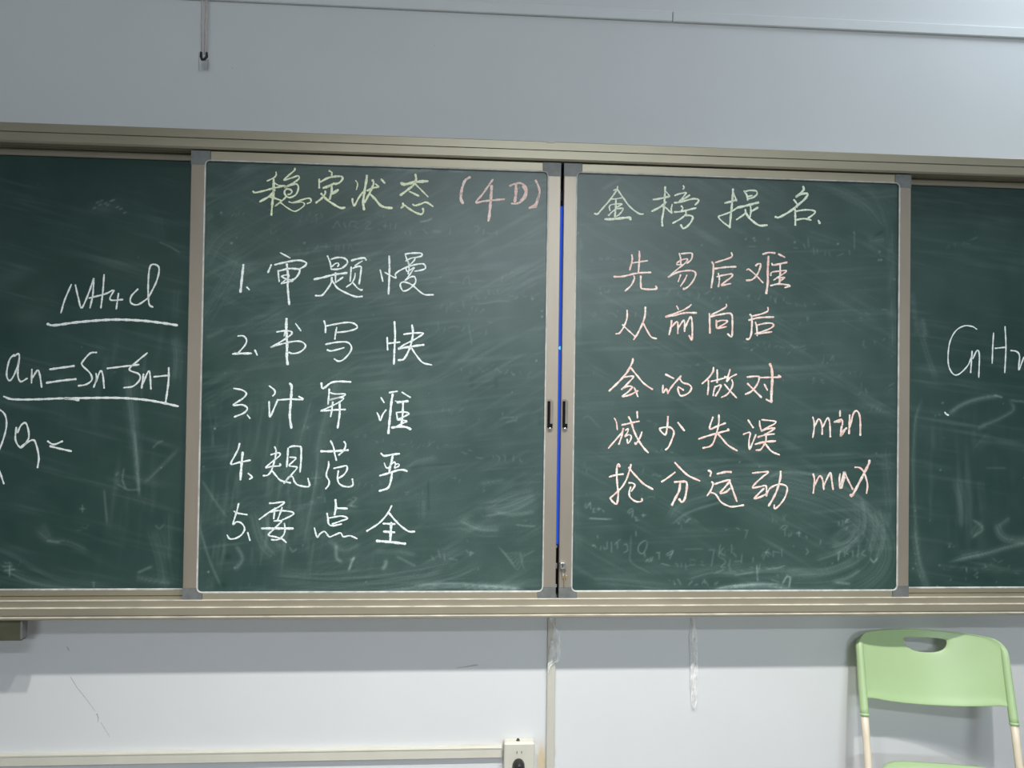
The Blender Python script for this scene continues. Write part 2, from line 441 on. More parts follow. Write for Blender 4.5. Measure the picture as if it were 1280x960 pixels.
D0.stroke([(191, 560), (198, 553), (204, 551)], 1.2, .15); D0.stroke([(144, 595), (148, 590)], 1, .15)
D0.stroke([(198, 302), (214, 309), (226, 317)], 1.0, .16); D0.stroke([(176, 500), (182, 440)], 2, .06)
D0.stroke([(200, 300), (200, 270)], 6, .03, .6)
for x, y in ((122, 253), (127, 251), (132, 254), (139, 251), (142, 250), (135, 256), (151, 261), (156, 266), (118, 260), (147, 259), (125, 256)):
    D0.stroke([(x-2, y+1), (x+2, y-1)], .8, .28)
D0.a += .06*D0.blob(130, 260, 22, 8, -.2)
D0.stroke([(103, 631), (103, 641)], .7, .25); D0.stroke([(99, 636), (107, 636)], .7, .25)
D0.stroke([(12, 706), (12, 721)], .8, .3); D0.stroke([(5, 713), (19, 712)], .8, .3); D0.stroke([(3, 708), (16, 708)], .8, .2)
D0.stroke([(117, 728), (117, 735)], .8, .25); D0.stroke([(114, 728), (120, 728)], .7, .2)
D0.scribble(5, 705, 30, 705, .12); D0.scribble(95, 659, 108, 659, .07); D0.specks(26, .3)
# ---- sliding board A
D1 = DustAndLight(225, 705, 185, 765, .045, 2)
D1.clouds(.045)
D1.streaks(.09, 70, 4, -.02, D1.blob(480, 735, 190, 30)+.5*D1.blob(600, 640, 90, 60)); D1.streaks(.05, 60, 5, .5, D1.blob(290, 350, 60, 110))
D1.streaks(.11, 5, 50, .12, D1.blob(340, 660, 110, 70)+.6*D1.blob(330, 560, 90, 60)); D1.streaks(.045, 50, 6, -.5); D1.streaks(.045, 70, 5, -.12)
D1.a += .03*D1.blob(600, 300, 120, 90)  # pale haze painted in for the lamp glare near the top
D1.stroke([(252, 600), (268, 625), (285, 648)], 1.6, .10); D1.stroke([(248, 655), (262, 700), (277, 735)], 1.6, .12)
D1.stroke([(322, 640), (330, 675), (345, 695)], 11, .13, .7); D1.stroke([(295, 682), (303, 698), (294, 712)], 2.5, .17, .3)
D1.stroke([(350, 650), (354, 690)], 6, .10, .7); D1.stroke([(400, 560), (396, 600), (380, 680)], 8, .08, .8)
D1.stroke([(425, 470), (408, 520), (395, 570)], 5, .09, .6); D1.stroke([(390, 500), (372, 560)], 5, .07, .8)
D1.stroke([(420, 680), (421, 698), (428, 702)], 2, .22); D1.stroke([(410, 675), (430, 688), (450, 680)], 4, .12, .6)
D1.stroke([(443, 696), (439, 704), (436, 713)], 1.2, .4); D1.stroke([(437, 700), (444, 698)], .8, .25)
D1.stroke([(483, 700), (481, 708), (478, 712)], 2.2, .25)
D1.stroke([(520, 733), (570, 731), (610, 735), (655, 739)], 3.5, .34, .7); D1.stroke([(600, 731), (650, 735)], 2, .25, .4)
D1.stroke([(340, 720), (430, 726), (520, 716), (560, 708)], 9, .09, .9); D1.stroke([(360, 735), (470, 738), (560, 722), (600, 706)], 5, .10, .8)
D1.stroke([(300, 738), (400, 742), (500, 740)], 4, .10, .8)
D1.stroke([(575, 650), (600, 662), (625, 664)], 7, .13, .8); D1.stroke([(605, 642), (640, 636), (672, 622)], 10, .13, .8)
D1.stroke([(612, 632), (635, 620), (668, 612)], 5, .08, .8); D1.stroke([(600, 605), (630, 600)], 3, .08, .6); D1.stroke([(618, 640), (640, 643), (668, 640)], 2, .14, .4)
D1.stroke([(470, 690), (500, 690), (520, 694)], 2.5, .12, .6); D1.stroke([(495, 695), (520, 708)], 1.4, .13)
D1.stroke([(505, 590), (520, 578), (545, 572)], 3, .09, .6); D1.stroke([(498, 600), (505, 588), (530, 582), (570, 580)], 1.4, -.04)
D1.stroke([(535, 600), (536, 640)], 1.2, -.05); D1.stroke([(530, 625), (528, 650)], 7, .06, .8)
for a_ in range(6): D1.stroke([(622+3*a_, 682+3*a_), (632+3*a_, 692+4*a_), (646+2*a_, 690)], .9, .07)
D1.stroke([(650, 690), (655, 712)], 1, .09); D1.stroke([(655, 695), (668, 688)], 1.2, .09)
D1.stroke([(255, 330), (275, 300), (300, 285)], 9, .06, .8); D1.stroke([(255, 400), (280, 360), (300, 320)], 10, .06, .9)
D1.stroke([(258, 422), (272, 416), (280, 412)], 2.5, .10, .4); D1.stroke([(257, 275), (266, 268)], 4, .08, .5)
D1.stroke([(250, 640), (247, 700)], 3, .08, .7); D1.stroke([(262, 500), (268, 560)], 8, .04, .8)
D1.stroke([(470, 210), (520, 213), (545, 212)], 1.6, .16, .3); D1.stroke([(526, 211), (540, 211)], 1, .4); D1.stroke([(560, 213), (580, 215)], 1, .2)
D1.stroke([(525, 277), (534, 276), (540, 273)], 1.1, .25)
for q in ((270, 268, 312, 268), (376, 270, 405, 270), (370, 277, 402, 277), (340, 290, 352, 300), (370, 312, 400, 310),
          (640, 370, 680, 372), (545, 382, 610, 388), (530, 410, 560, 412), (575, 462, 665, 466), (545, 512, 585, 516), (625, 520, 650, 526),
          (470, 552, 560, 556), (395, 540, 420, 540), (385, 592, 410, 590), (440, 604, 480, 606), (560, 598, 580, 600), (590, 612, 605, 612),
          (505, 616, 535, 618), (650, 652, 672, 655), (443, 545, 460, 545)):
    D1.scribble(*q, .07)
D1.ghost(400, 265, 5.12, "90,95 110,60 130,100|150,65 165,100|185,95 200,60 240,65|215,90 240,100|290,75 310,55 325,70 290,105 335,105|370,110 390,115|400,90 435,90|418,70 418,105|450,110 450,70|480,110 485,70|545,125 550,145|580,150 575,120|660,110 690,140|720,120 780,120|720,130 775,132|830,145 835,110|985,95 1010,90 1020,105 995,135|1050,110 1045,145|1065,130 1100,145|1105,132 1125,132|1130,115 1135,150", .12)
D1.ghost(400, 265, 5.12, "0,220 70,225|40,195 40,240|100,250 105,205|120,250 120,210|150,250 155,205|180,245 190,205 210,245|225,200 255,205", .08)
D1.ghost(560, 330, 8.73, "165,235 175,170 220,135 245,240|0,200 140,200|260,180 420,185|440,270 450,335|490,325 510,320|540,270 545,330|600,130 580,200|160,400 175,490|250,350 250,400|300,340 320,385|340,360 335,400|420,350 400,385|300,440 420,430 540,405 700,410|660,345 720,350|755,350 755,380|0,700 60,680 130,690|150,740 190,670|220,650 240,750 260,880|425,625 485,645|420,720 410,780", .09)
D1.ghost(560, 500, 9.6, "160,620 200,640 240,650|240,600 290,610|540,660 550,700|570,660 620,690 605,740|670,650 690,690 680,740|790,660 780,740|860,700 870,740 900,740|330,690 420,700|650,150 660,190|690,270 820,245|640,210 800,205", .11)
D1.ghost(380, 620, 8.533, "455,50 500,35 520,55 470,100 540,105|60,60 105,65|140,20 180,10|220,10 225,70", .14)
D1.ghost(460, 470, 3.429, "270,770 285,790|300,745 310,780|325,760 330,790|345,780 385,790|420,745 432,760", .16)
D1.stroke([(396, 588), (394, 606)], .9, .16); D1.stroke([(388, 598), (402, 597)], .9, .14); D1.stroke([(440, 622), (446, 623), (438, 632), (447, 633)], .8, .2)
D1.stroke([(645, 656), (668, 658)], .8, .2); D1.stroke([(362, 683), (366, 690), (371, 685)], .8, .18)
D1.stroke([(588, 695), (588, 690), (592, 692)], .8, .3)
for x, y, k in ((289, 303, .6), (380, 303, .45), (295, 296, .2), (276, 265, .45), (268, 535, .6), (260, 714, .6), (293, 709, .4), (677, 395, .55), (677, 388, .35), (670, 450, .4), (665, 373, .3), (462, 324, .2)):
    D1.stroke([(x, y), (x+.8, y+1.5)], .9, k)
D1.a -= .05*(D1.blob(277, 732, 6, 4)+D1.blob(285, 696, 5, 4)+.7*D1.blob(337, 378, 8, 4)+.7*D1.blob(590, 480, 4, 9)+.7*D1.blob(620, 478, 3, 8)+.8*D1.blob(675, 525, 4, 9))
D1.stroke([(683, 270), (684, 420)], 2.0, .10, .5); D1.specks(55, .22)
# ---- sliding board B
D2 = DustAndLight(695, 1145, 190, 765, .045, 3)
D2.clouds(.04); D2.streaks(.045, 80, 5, -.05); D2.streaks(.04, 60, 6, .5)
D2.a -= .02*D2.blob(1000, 560, 160, 60)
D2.a += .02*D2.blob(800, 380, 120, 150)  # glare on the left half, put into the colour as a pale patch
for k, (rx, ry, st, w_) in enumerate(((150, 92, .07, 6), (140, 80, .09, 5), (128, 68, .07, 5), (115, 58, .05, 4), (100, 48, .05, 3))):
    cx, cy = 965+k*3, 672
    D2.stroke([(cx+rx*math.cos(t), cy-ry*math.sin(t)*.92+18*math.cos(t)) for t in np.linspace(2.5, -1.9, 16)], w_, st, .85)
D2.stroke([(836, 650), (850, 632), (880, 622), (905, 615)], 5, .11, .7); D2.stroke([(840, 655), (862, 640), (905, 626)], 1.6, .12)
D2.stroke([(960, 598), (975, 591), (1000, 591), (1040, 596)], 2, .15, .3); D2.stroke([(1040, 600), (1075, 622), (1090, 650)], 3, .08, .6)
D2.stroke([(1075, 625), (1078, 650), (1074, 670)], 7, .12, .8); D2.stroke([(1098, 635), (1104, 670), (1095, 700)], 4, .13, .7)
D2.stroke([(1020, 700), (1050, 690), (1075, 670)], 6, .11, .8); D2.stroke([(985, 720), (1040, 712), (1085, 690)], 5, .10, .8)
D2.stroke([(895, 737), (925, 732), (955, 731), (985, 735)], 3, .30, .5); D2.stroke([(915, 733), (945, 731)], 1.5, .25)
D2.stroke([(1040, 728), (1060, 722), (1075, 712)], 3, .16, .5); D2.stroke([(1045, 728), (1063, 730)], 1.4, .22)
D2.stroke([(905, 715), (940, 712), (980, 708)], 4, .09, .8); D2.stroke([(860, 722), (890, 715), (925, 716)], 5, .12, .7)
D2.stroke([(1070, 210+10), (1095, 250), (1108, 285)], 7, .05, .8); D2.stroke([(985, 226), (1040, 235), (1080, 255), (1105, 285)], 5, .07, .8); D2.stroke([(1010, 290), (1050, 305)], 6, .05, .8)
D2.stroke([(1090, 298), (1105, 288)], 1.6, -.05); D2.stroke([(1085, 303), (1106, 300)], 6, .08, .8)
D2.stroke([(753, 237), (766, 229), (775, 225)], 2, .10, .4); D2.stroke([(726, 300), (727, 312)], 2, .10, .5); D2.stroke([(722, 275), (724, 430)], 3, .06, .7)
D2.stroke([(789, 668), (788, 690), (789, 703), (812, 716)], .9, .11); D2.stroke([(728, 525), (735, 520), (750, 535)], 1, .06)
D2.stroke([(736, 648), (766, 649)], .9, .16); D2.stroke([(715, 560), (722, 700)], 5, .05, .8); D2.stroke([(1112, 280), (1116, 440)], 4, .08, .8)
D2.stroke([(1107, 560), (1112, 640)], 5, .06, .8); D2.stroke([(740, 725), (780, 728), (840, 735)], 6, .09, .8); D2.stroke([(880, 735), (1060, 738)], 2.5, .12, .8)
for q in ((735, 322, 775, 322), (745, 362, 765, 366), (830, 366, 915, 372), (738, 392, 775, 388), (785, 392, 830, 396), (845, 458, 880, 456),
          (930, 370, 1020, 382), (925, 432, 1010, 436), (995, 400, 1015, 402), (1072, 402, 1105, 388), (1075, 434, 1105, 420), (1025, 452, 1045, 446),
          (1050, 470, 1080, 462), (1010, 475, 1030, 478), (1068, 492, 1085, 482), (1105, 490, 1118, 480), (812, 528, 820, 530), (812, 562, 855, 564), (800, 590, 830, 596), (730, 575, 735, 590), (785, 615, 825, 622),
          (845, 655, 875, 650), (900, 690, 920, 688), (840, 706, 880, 705), (962, 650, 985, 648), (1090, 512, 1100, 512)):
    D2.scribble(*q, .09)
D2.ghost(725, 615, 7.3875, "60,100 45,130 60,150 80,110 95,100 70,140|95,95 100,160|115,165 130,150 120,185 145,185|150,160 195,155|172,140 172,175|205,165 225,185|82,242 265,255|440,185 460,160 490,150|440,185 460,195 490,165 480,240|500,230 520,240 515,265 545,260|565,215 610,215|585,200 585,235|160,400 165,425|120,490 140,495 150,515|190,500 190,535|215,495 225,530 250,520 250,455|290,460 292,560|320,490 345,460 345,530|350,450 375,440|400,490 430,480 440,540 400,560|515,360 517,410", .20)
D2.ghost(725, 615, 7.3875, "620,450 580,455 540,500 540,550 580,570 615,510 620,455|595,560 600,600|605,650 625,620 640,650|650,600 655,640 675,595|700,560 740,560|730,560 730,620|790,580 860,540 850,570 800,590|860,545 835,600 825,620|745,660 830,680|860,820 868,825|900,800 935,860|1000,860 1040,820|1060,860 1090,850|1125,850 1145,820 1160,845", .22)
D2.ghost(725, 615, 7.3875, "890,270 925,300|905,300 935,255|950,250 965,270|985,255 1030,250|900,660 905,700|935,650 938,700|975,655 980,720|1010,620 1070,632|1110,670 1150,680|960,530 1140,525", .12)
D2.ghost(880, 615, 7.3846, "40,535 90,535|95,530 80,620 65,690|150,480 135,600|185,510 150,560 200,590|255,480 255,570|270,560 300,600|140,600 185,620 200,650 155,690 200,695|245,620 230,680 250,730|280,640 345,640|350,570 345,655|195,345 215,345|295,330 330,345|370,350 410,355|400,360 380,430|700,350 730,310 770,315 740,345 715,345|745,345 750,410|780,380 785,420|800,410 810,370|850,375 885,375", .17)
D2.ghost(880, 615, 7.3846, "535,600 540,570|560,555 600,560|605,520 570,560 600,600|640,540 640,605|640,550 700,560|715,520 720,600|455,600 450,650|490,680 490,760|520,660 500,750|497,790 497,825|420,690 460,700|665,770 690,770|620,810 700,835|90,850 130,830 100,865|0,800 40,865", .16)
D2.ghost(880, 615, 7.3846, "285,770 370,755 460,740|580,710 680,700 750,680", .26); D2.ghost(880, 615, 7.3846, "105,895 200,875 330,860 480,850 700,850", .30)
D2.ghost(980, 615, 7.3862, "505,270 508,310|540,255 545,310|610,245 565,270 600,285|590,320 565,355|340,440 335,485|200,400 215,430|120,380 160,380|140,360 140,415|200,520 225,550 200,580|500,550 500,640|555,540 560,600|605,510 570,560 600,580|635,540 635,600|690,490 680,610|745,540 720,575 755,590|440,660 455,655", .2)
D2.stroke([(1075, 663), (1060, 680), (1040, 686)], 7, .14, .8); D2.stroke([(1090, 640), (1094, 660), (1086, 690)], 5, .14, .7); D2.stroke([(1040, 676), (1055, 664), (1072, 658)], 5, .10, .7)
D2.stroke([(980, 714), (1030, 714), (1070, 702)], 4, .14, .7); D2.stroke([(1105, 640), (1110, 655), (1112, 640)], 3, .08)
D2.ghost(960, 270, 7.382, "235,295 270,295|370,200 375,290|325,255 345,300|420,290 425,360|455,300 455,345|530,330 525,370|560,330 575,375|640,370 700,345|750,315 755,360", .13)

D2.stroke([(978, 730), (984, 720), (988, 722), (986, 735)], 1.0, .4)
D2.stroke([(1088, 698), (1092, 703), (1097, 697)], .9, .35); D2.stroke([(946, 706), (947, 726)], .8, .2); D2.stroke([(894, 716), (905, 712)], .8, .2)
D2.stroke([(1056, 655), (1060, 648)], .8, .2); D2.stroke([(1050, 688), (1048, 700)], .8, .18); D2.stroke([(954, 700), (958, 690), (964, 694)], .8, .16)
for x, y, k in ((993, 302, .5), (1047, 304, .55), (1067, 290, .2), (932, 298, .35), (942, 297, .4), (943, 300, .3), (960, 298, .25), (1099, 314, .4), (1101, 324, .5), (1098, 324, .4), (717, 547, .6), (717, 628, .6), (741, 681, .4), (1118, 348, .3), (1026, 745, .3), (843, 729, .4)):
    D2.stroke([(x, y), (x+.6, y+1.5)], .9, k)
D2.stroke([(1068, 288), (1068, 312)], .7, .14); D2.stroke([(935, 308), (945, 308)], .7, .12); D2.specks(55, .22)
# ---- right fixed board
D3 = DustAndLight(1130, 1700, 200, 765, .016, 4)
D3.clouds(.035); D3.streaks(.05, 60, 5, .15); D3.streaks(.06, 6, 60, -.05, D3.blob(1200, 610, 60, 90))
D3.stroke([(1152, 500), (1144, 530), (1142, 600), (1148, 690), (1162, 735)], 2.2, .12, .5); D3.stroke([(1142, 660), (1150, 715), (1162, 740)], 4, .10, .7)
D3.stroke([(1148, 400), (1158, 440), (1170, 475)], 3.5, .09, .7); D3.stroke([(1153, 398), (1158, 420)], 3, .12, .5); D3.stroke([(1140, 365), (1146, 420)], 3, .08, .6)
D3.stroke([(1186, 517), (1204, 505), (1226, 498), (1248, 495)], 2.8, .24, .5); D3.stroke([(1243, 494), (1253, 497)], 1, .35, 0)
D3.stroke([(1262, 500), (1280, 502), (1320, 503)], 1.4, .2, .4); D3.stroke([(1263, 502), (1267, 512), (1250, 523), (1226, 533)], 2.4, .15, .5)
D3.stroke([(1222, 537), (1232, 530)], 3, .08); D3.stroke([(1196, 600), (1202, 630), (1202, 660)], 7, .10, .8); D3.stroke([(1220, 560), (1235, 545)], 5, .06, .7)
D3.stroke([(1188, 702), (1212, 696), (1232, 692), (1260, 684), (1300, 675)], 3.0, .20, .6); D3.stroke([(1200, 695), (1225, 692)], 5, .12, .7)
D3.stroke([(1216, 650), (1224, 655), (1228, 662), (1215, 672)], 1.6, .18, .3); D3.stroke([(1245, 655), (1252, 670), (1266, 675), (1290, 675)], 4, .20, .6); D3.stroke([(1248, 658), (1262, 648)], 3, .12, .5)
D3.stroke([(1225, 600), (1228, 640)], 5, .05, .8); D3.stroke([(1232, 585), (1258, 585)], 1.2, .08); D3.stroke([(1215, 670), (1222, 660), (1230, 655)], 5, .09, .7)
D3.stroke([(1175, 708), (1230, 712), (1285, 715)], 4, .07, .8)
for q in ((1205, 712, 1235, 712), (1180, 685, 1195, 683), (1145, 720, 1160, 725), (1200, 720, 1225, 722), (1180, 310, 1220, 300), (1240, 700, 1275, 715)): D3.scribble(*q, .12)
for x, y, k in ((1178, 503, .6), (1169, 519, .3), (1174, 518, .3), (1141, 710, .6), (1144, 704, .4), (1174, 706, .5), (1186, 683, .45), (1188, 724, .35), (1221, 721, .5), (1221, 716, .3), (1162, 650, .2), (1144, 638, .3)):
    D3.stroke([(x, y), (x+.8, y+1)], .9, k)
D3.specks(40, .25)
D1.a -= .030*D1.blob(262, 540, 35, 170); D1.a += .015*D1.blob(470, 600, 150, 110); D3.a += .022*D3.blob(1200, 290, 160, 110)  # broad tone offsets: darker left edge, paler middle, paler top of right board
for d_, f_ in ((D0, .70), (D1, .80), (D2, .78), (D3, .75)): d_.a *= f_
# ------------------------------------------------------------------ boards
def ax(px, py, Y): return at(px, py, Y).x
def az(px, py, Y): return at(px, py, Y).z
def round_rect(x0, x1, z0, z1, r, Y, n=6):
    pts = []
    for (cx, cz, a0) in ((x1-r, z0+r, -90), (x1-r, z1-r, 0), (x0+r, z1-r, 90), (x0+r, z0+r, 180)):
        for k in range(n+1):
            a = math.radians(a0+90*k/n); pts.append((cx+r*math.cos(a), Y, cz+r*math.sin(a)))
    return pts
def board(T, X0, X1, Z0, Z1, wl, wr, wt, wb, Yf, dust_and_light):
    """framed board: outer X0..X1,Z0..Z1, member widths, front at Yf, writing surface 6 mm deep"""
    yb = Yf+.026; c = .0015
    cl, ch = .020, .028
    i0, i1, j0, j1 = X0+wl, X1-wr, Z0+wb, Z1-wt
    m = MB(); m.box(X0, X0+wl, Yf, yb, Z0+ch, Z1-ch, c); m.build('frame_side', M_STILE, T)
    m = MB(); m.box(X1-wr, X1, Yf, yb, Z0+ch, Z1-ch, c); m.build('frame_side', M_STILE, T)
    m = MB(); m.box(i0+cl-.006, i1-cl+.006, Yf, yb, Z1-wt, Z1, c); m.build('frame_top', M_ALU, T)
    m = MB(); m.box(i0+cl-.006, i1-cl+.006, Yf, yb, Z0, Z0+wb, c); m.build('frame_bottom', M_ALU, T)
    S = surface('writing_surface', i0-.004, i1+.004, j0-.004, j1+.004, Yf+.006, dust_and_light, T)
    # L-shaped corner castings with a rounded inner corner
    for sx, sz in ((0, 0), (1, 0), (0, 1), (1, 1)):
        xo, xi = (X0, i0) if sx == 0 else (X1, i1); zo, zi = (Z0, j0) if sz == 0 else (Z1, j1)
        dx, dz = (1, -1)[sx], (1, -1)[sz]; r = .012
        ex = xi+dx*(cl-.006); ez = zo+dz*ch
        if (ez-zi)*dz < r+.001: ez = zi+dz*(r+.001)
        if (ex-xi)*dx < r+.001: ex = xi+dx*(r+.001)
        pr = [(xo, zo), (ex, zo), (ex, zi)]
        for k in range(7):
            a = math.pi/2*k/6
            pr.append((xi+dx*(r-r*math.sin(a)), zi+dz*(r-r*math.cos(a))))
        pr += [(xi, ez), (xo, ez)]
        n = len(pr); mm = MB()
        mm.add([(x, Yf-.0006, z) for x, z in pr]+[(x, yb, z) for x, z in pr], [tuple(range(n)), tuple(range(n, 2*n))[::-1]]+[(i, (i+1) % n, n+(i+1) % n, n+i) for i in range(n)])
        mm.build('frame_corner', M_CORNER, T)
    m = MB(); m.tube(round_rect(i0, i1, j0, j1, .012, Yf+.0028), .0029, 8, closed=True)
    o = m.build('inner_lip', M_LIP if Yf == YS else M_STILE, T, True); 
    if Yf == YS: o['label'] = 'pale chalk-dusted inner lip'
    else:
        m = MB(); m.tube([(i0+.01, Yf+.0022, j0), (i1-.01, Yf+.0022, j0)], .0031, 8); m.build('dusty_ledge', M_LIP, T, True)
    return S
YS, YX = -.111, -.072           # fronts of the sliding and of the fixed boards
mid = lambda *a: sum(a)/len(a)
z_s1 = mid(az(260, 188.5, YS), az(670, 203.5, YS), az(1100, 216.5, YS)); z_s0 = mid(az(250, 751, YS), az(660, 748.5, YS), az(1100, 747, YS))
XA0 = mid(ax(238.5, 195, YS), ax(228.5, 745, YS)); XA1 = mid(ax(701, 215, YS), ax(694.8, 740, YS))
XB0 = mid(ax(705, 215, YS), ax(698.6, 740, YS)); XB1 = mid(ax(1138.5, 222, YS), ax(1136.5, 745, YS))
px1 = 1/F_PX*(YS-CAM.y)
T_A = thing('sliding_chalkboard', 'green sliding chalkboard left of the blue gap, numbered white chalk list under a yellow heading', 'chalkboard', ((XA0+XA1)/2, YS, z_s0), 'sliding chalkboards')
board(T_A, XA0, XA1, z_s0, z_s1, 16.5*px1, 16*px1, 11*px1, 9*px1, YS, D1)
T_B = thing('sliding_chalkboard', 'green sliding chalkboard right of the blue gap, pink chalk lines ending in min and max', 'chalkboard', ((XB0+XB1)/2, YS, z_s0), 'sliding chalkboards')
board(T_B, XB0, XB1, z_s0, z_s1, 16*px1, 15*px1, 10.5*px1, 9*px1, YS, D2)
z_x1 = mid(az(0, 180, YX), az(235, 187, YX), az(1200, 219, YX)); z_x0 = mid(az(0, 750, YX), az(220, 749.5, YX), az(1200, 746, YX))
px2 = 1/F_PX*(YX-CAM.y)
z_x1 = min(z_x1, ZT-.0515); z_x0 = max(z_x0, ZB+.0475)
T_L = thing('fixed_chalkboard', 'dark green fixed chalkboard at far left with white underlined formulas', 'chalkboard', ((XA+XA0)/2, YX, z_x0), 'fixed outer chalkboards')
board(T_L, XA+.001, XA0+.075, z_x0, z_x1, .03, .03, 7*px2, 7.5*px2, YX, D0)
T_R = thing('fixed_chalkboard', 'dark green fixed chalkboard at far right with large white formula', 'chalkboard', ((XZ+XB1)/2, YX, z_x0), 'fixed outer chalkboards')
board(T_R, XB1-.075, XZ-.001, z_x0, z_x1, .03, .03, 7*px2, 6.5*px2, YX, D3)

# handles: slot with dark lever and round screw, one on each meeting stile
for T, x0_, x1_ in ((T_A, 682.5, 692.5), (T_B, 701.5, 711)):
    a = at(x0_, 499, YS); c_ = at(x1_, 540, YS)
    xm, hw = (a.x+c_.x)/2, (c_.x-a.x)/2*.75
    m = MB(); n = 10; z0, z1 = c_.z, a.z
    pr = [(xm-hw*math.cos(math.pi*k/n), z0+hw-hw*math.sin(math.pi*k/n)) for k in range(n+1)]+[(xm+hw, z1-.006), (xm+hw*.2, z1), (xm-hw, z1)]
    nn = len(pr)
    m.add([(x, YS-.0016, z) for x, z in pr]+[(x, YS+.004, z) for x, z in pr], [tuple(range(nn)), tuple(range(nn, 2*nn))[::-1]]+[(i, (i+1) % nn, nn+(i+1) % nn, nn+i) for i in range(nn)])
    h = m.build('pull_handle', M_HANDLE, T)
    m = MB(); m.box(xm-hw*.85, xm+hw*.05, YS-.0030, YS-.001, z0+.012, z1-.005, .0004); m.build('handle_slot', M_SLOT, h)
    m = MB(); m.box(xm-hw*.85, xm+hw*.80, YS-.0032, YS-.001, z0+.011, z0+.022, .0006); m.build('handle_slot', M_SLOT, h)
    m = MB(); m.tube([(xm, YS-.001, z0+.0085), (xm, YS-.0042, z0+.0085), (xm, YS-.005, z0+.0085)], [.0042, .0042, .0028], 16); m.build('screw', M_STEEL, h, True)
# lock with key on the lower left of board B
L = at(702.6, 706, YS)
m = MB(); m.tube([(L.x, YS+.001, L.z), (L.x, YS-.009, L.z), (L.x, YS-.011, L.z)], [.0088, .0088, .0065], 18)
lk = m.build('lock', M_STEEL, T_B, True); autosmooth(lk)
m = MB(); m.box(L.x-.001, L.x+.001, YS-.0118, YS-.0105, L.z-.004, L.z+.004); m.build('keyhole', M_BLACK, lk)
m = MB()
m.tube([(L.x+.003+.0055*math.sin(t), YS-.004, L.z-.016+.0085*math.cos(t)) for t in np.linspace(0, 2*math.pi, 18)[:-1]], .0008, 6, closed=True)
m.build('key_ring', M_STEEL, lk, True)
for dx, dz in ((.003, -.031), (.011, -.031)):
    m = MB(); m.box(L.x+dx-.0025, L.x+dx+.0025, YS-.005, YS-.002, L.z+dz-.004, L.z+dz+.004, .0008); m.build('key', M_BRASS, lk)
m = MB(); m.box(L.x+.0045, L.x+.0068, YS-.005, YS-.0025, L.z-.058, L.z-.036, .0005); m.build('key', M_BRASS, lk)
# latch strips of the meeting edge
for py, hh in ((683, .006), (707, .014), (732, .008)):
    g = at(697.2, py, YS+.006); m = MB(); m.box(XA1-.001, XA1+.0035, YS+.003, YS+.010, g.z-hh/2, g.z+hh/2, .0005)
    m.build('edge_latch', M_STEEL, T_A)

# interactive display behind the two sliding boards, a slit of it shows in the gap
YD = -.052
dz1, dz0 = az(702, 258, YD), az(697, 680, YD)
T_D = thing('interactive_display', 'wall display with lit blue screen seen in the slit between the sliding chalkboards', 'display', (.25, YD, .86))
m = MB(); m.box(-.60, 1.10, YD, -.003, ZB+.055, ZT-.055, .004); m.build('housing', M_BLACK, T_D)
m = MB(); m.box(-.54, 1.04, YD-.0015, YD+.002, dz0, dz1); m.build('screen', M_SCREEN, T_D)
g0, g1 = at(702.6, 238, YD), at(702.6, 251, YD)
m = MB(); m.box(g0.x-.0035, g0.x+.0035, YD-.006, YD, g1.z, g0.z, .001); m.build('bezel_clip', M_STEEL, T_D)
g0 = at(700.3, 435, YD)
m = MB(); m.tube([(g0.x, YD-.001, g0.z), (g0.x, YD-.004, g0.z)], .005, 12); m.build('screen_glint', M_GLINT, T_D)  # small glowing disc added to imitate the cyan highlight on the screen

# ------------------------------------------------------------------ chalk writing
def chalk(T, Y, mat, x0, y0, s, spec, wdef, name='chalk_character'):
    """spec: strokes 'x,y x,y .. | ..' in an enlarged view of the photograph whose corner is (x0,y0); '@w' sets a width in photo px"""
    V, Fc = [], []
    for st in spec.split('|'):
        tok = st.split(); wd = wdef
        if tok and tok[0][0] == '@': wd = float(tok[0][1:]); tok = tok[1:]
        P = np.array([[float(c) for c in t.split(',')] for t in tok])
        P = P/s+np.array([x0, y0]); P = smooth_path(P, 1.1)
        n = len(P); off = 0.0
        Tn = np.gradient(P, axis=0) if n > 1 else np.array([[1, 0]])
        ln = np.linalg.norm(Tn, axis=1, keepdims=True); Tn = Tn/np.maximum(ln, 1e-6)
        P = np.vstack([P[0]-Tn[0]*wd*.35, P, P[-1]+Tn[-1]*wd*.35]); Tn = np.vstack([Tn[0], Tn, Tn[-1]]); n = len(P)
        ph = rng.random(3)*6.28
        b0 = len(V)
        for i in range(n):
            u = i/(n-1)
            wv = wd*.5*(1+.16*math.sin(i*.55+ph[0])+.10*math.sin(i*1.7+ph[1])+.06*math.sin(i*3.1+ph[2]))
            if i in (0, n-1): wv *= .45
            nx, ny = -Tn[i][1], Tn[i][0]
            for q, hgt in ((-1, .0002), (-.5, .0007), (.5, .0007), (1, .0002)):
                p = at(P[i][0]+nx*wv*q, P[i][1]+ny*wv*q, Y-hgt); V.append((p.x, p.y, p.z))
        for i in range(n-1):
            for k in range(3):
                a = b0+i*4+k; Fc.append((a, a+4, a+5, a+1))
    # normals towards the room
    o = mesh_obj(name, V, Fc, CH[mat], T)
    return o
def writing(T, Y, rows):
    for mat, wdef, x0, y0, s, specs in rows:
        for sp in specs: chalk(T, Y, mat, x0, y0, s, sp, wdef)
YW = YS+.006
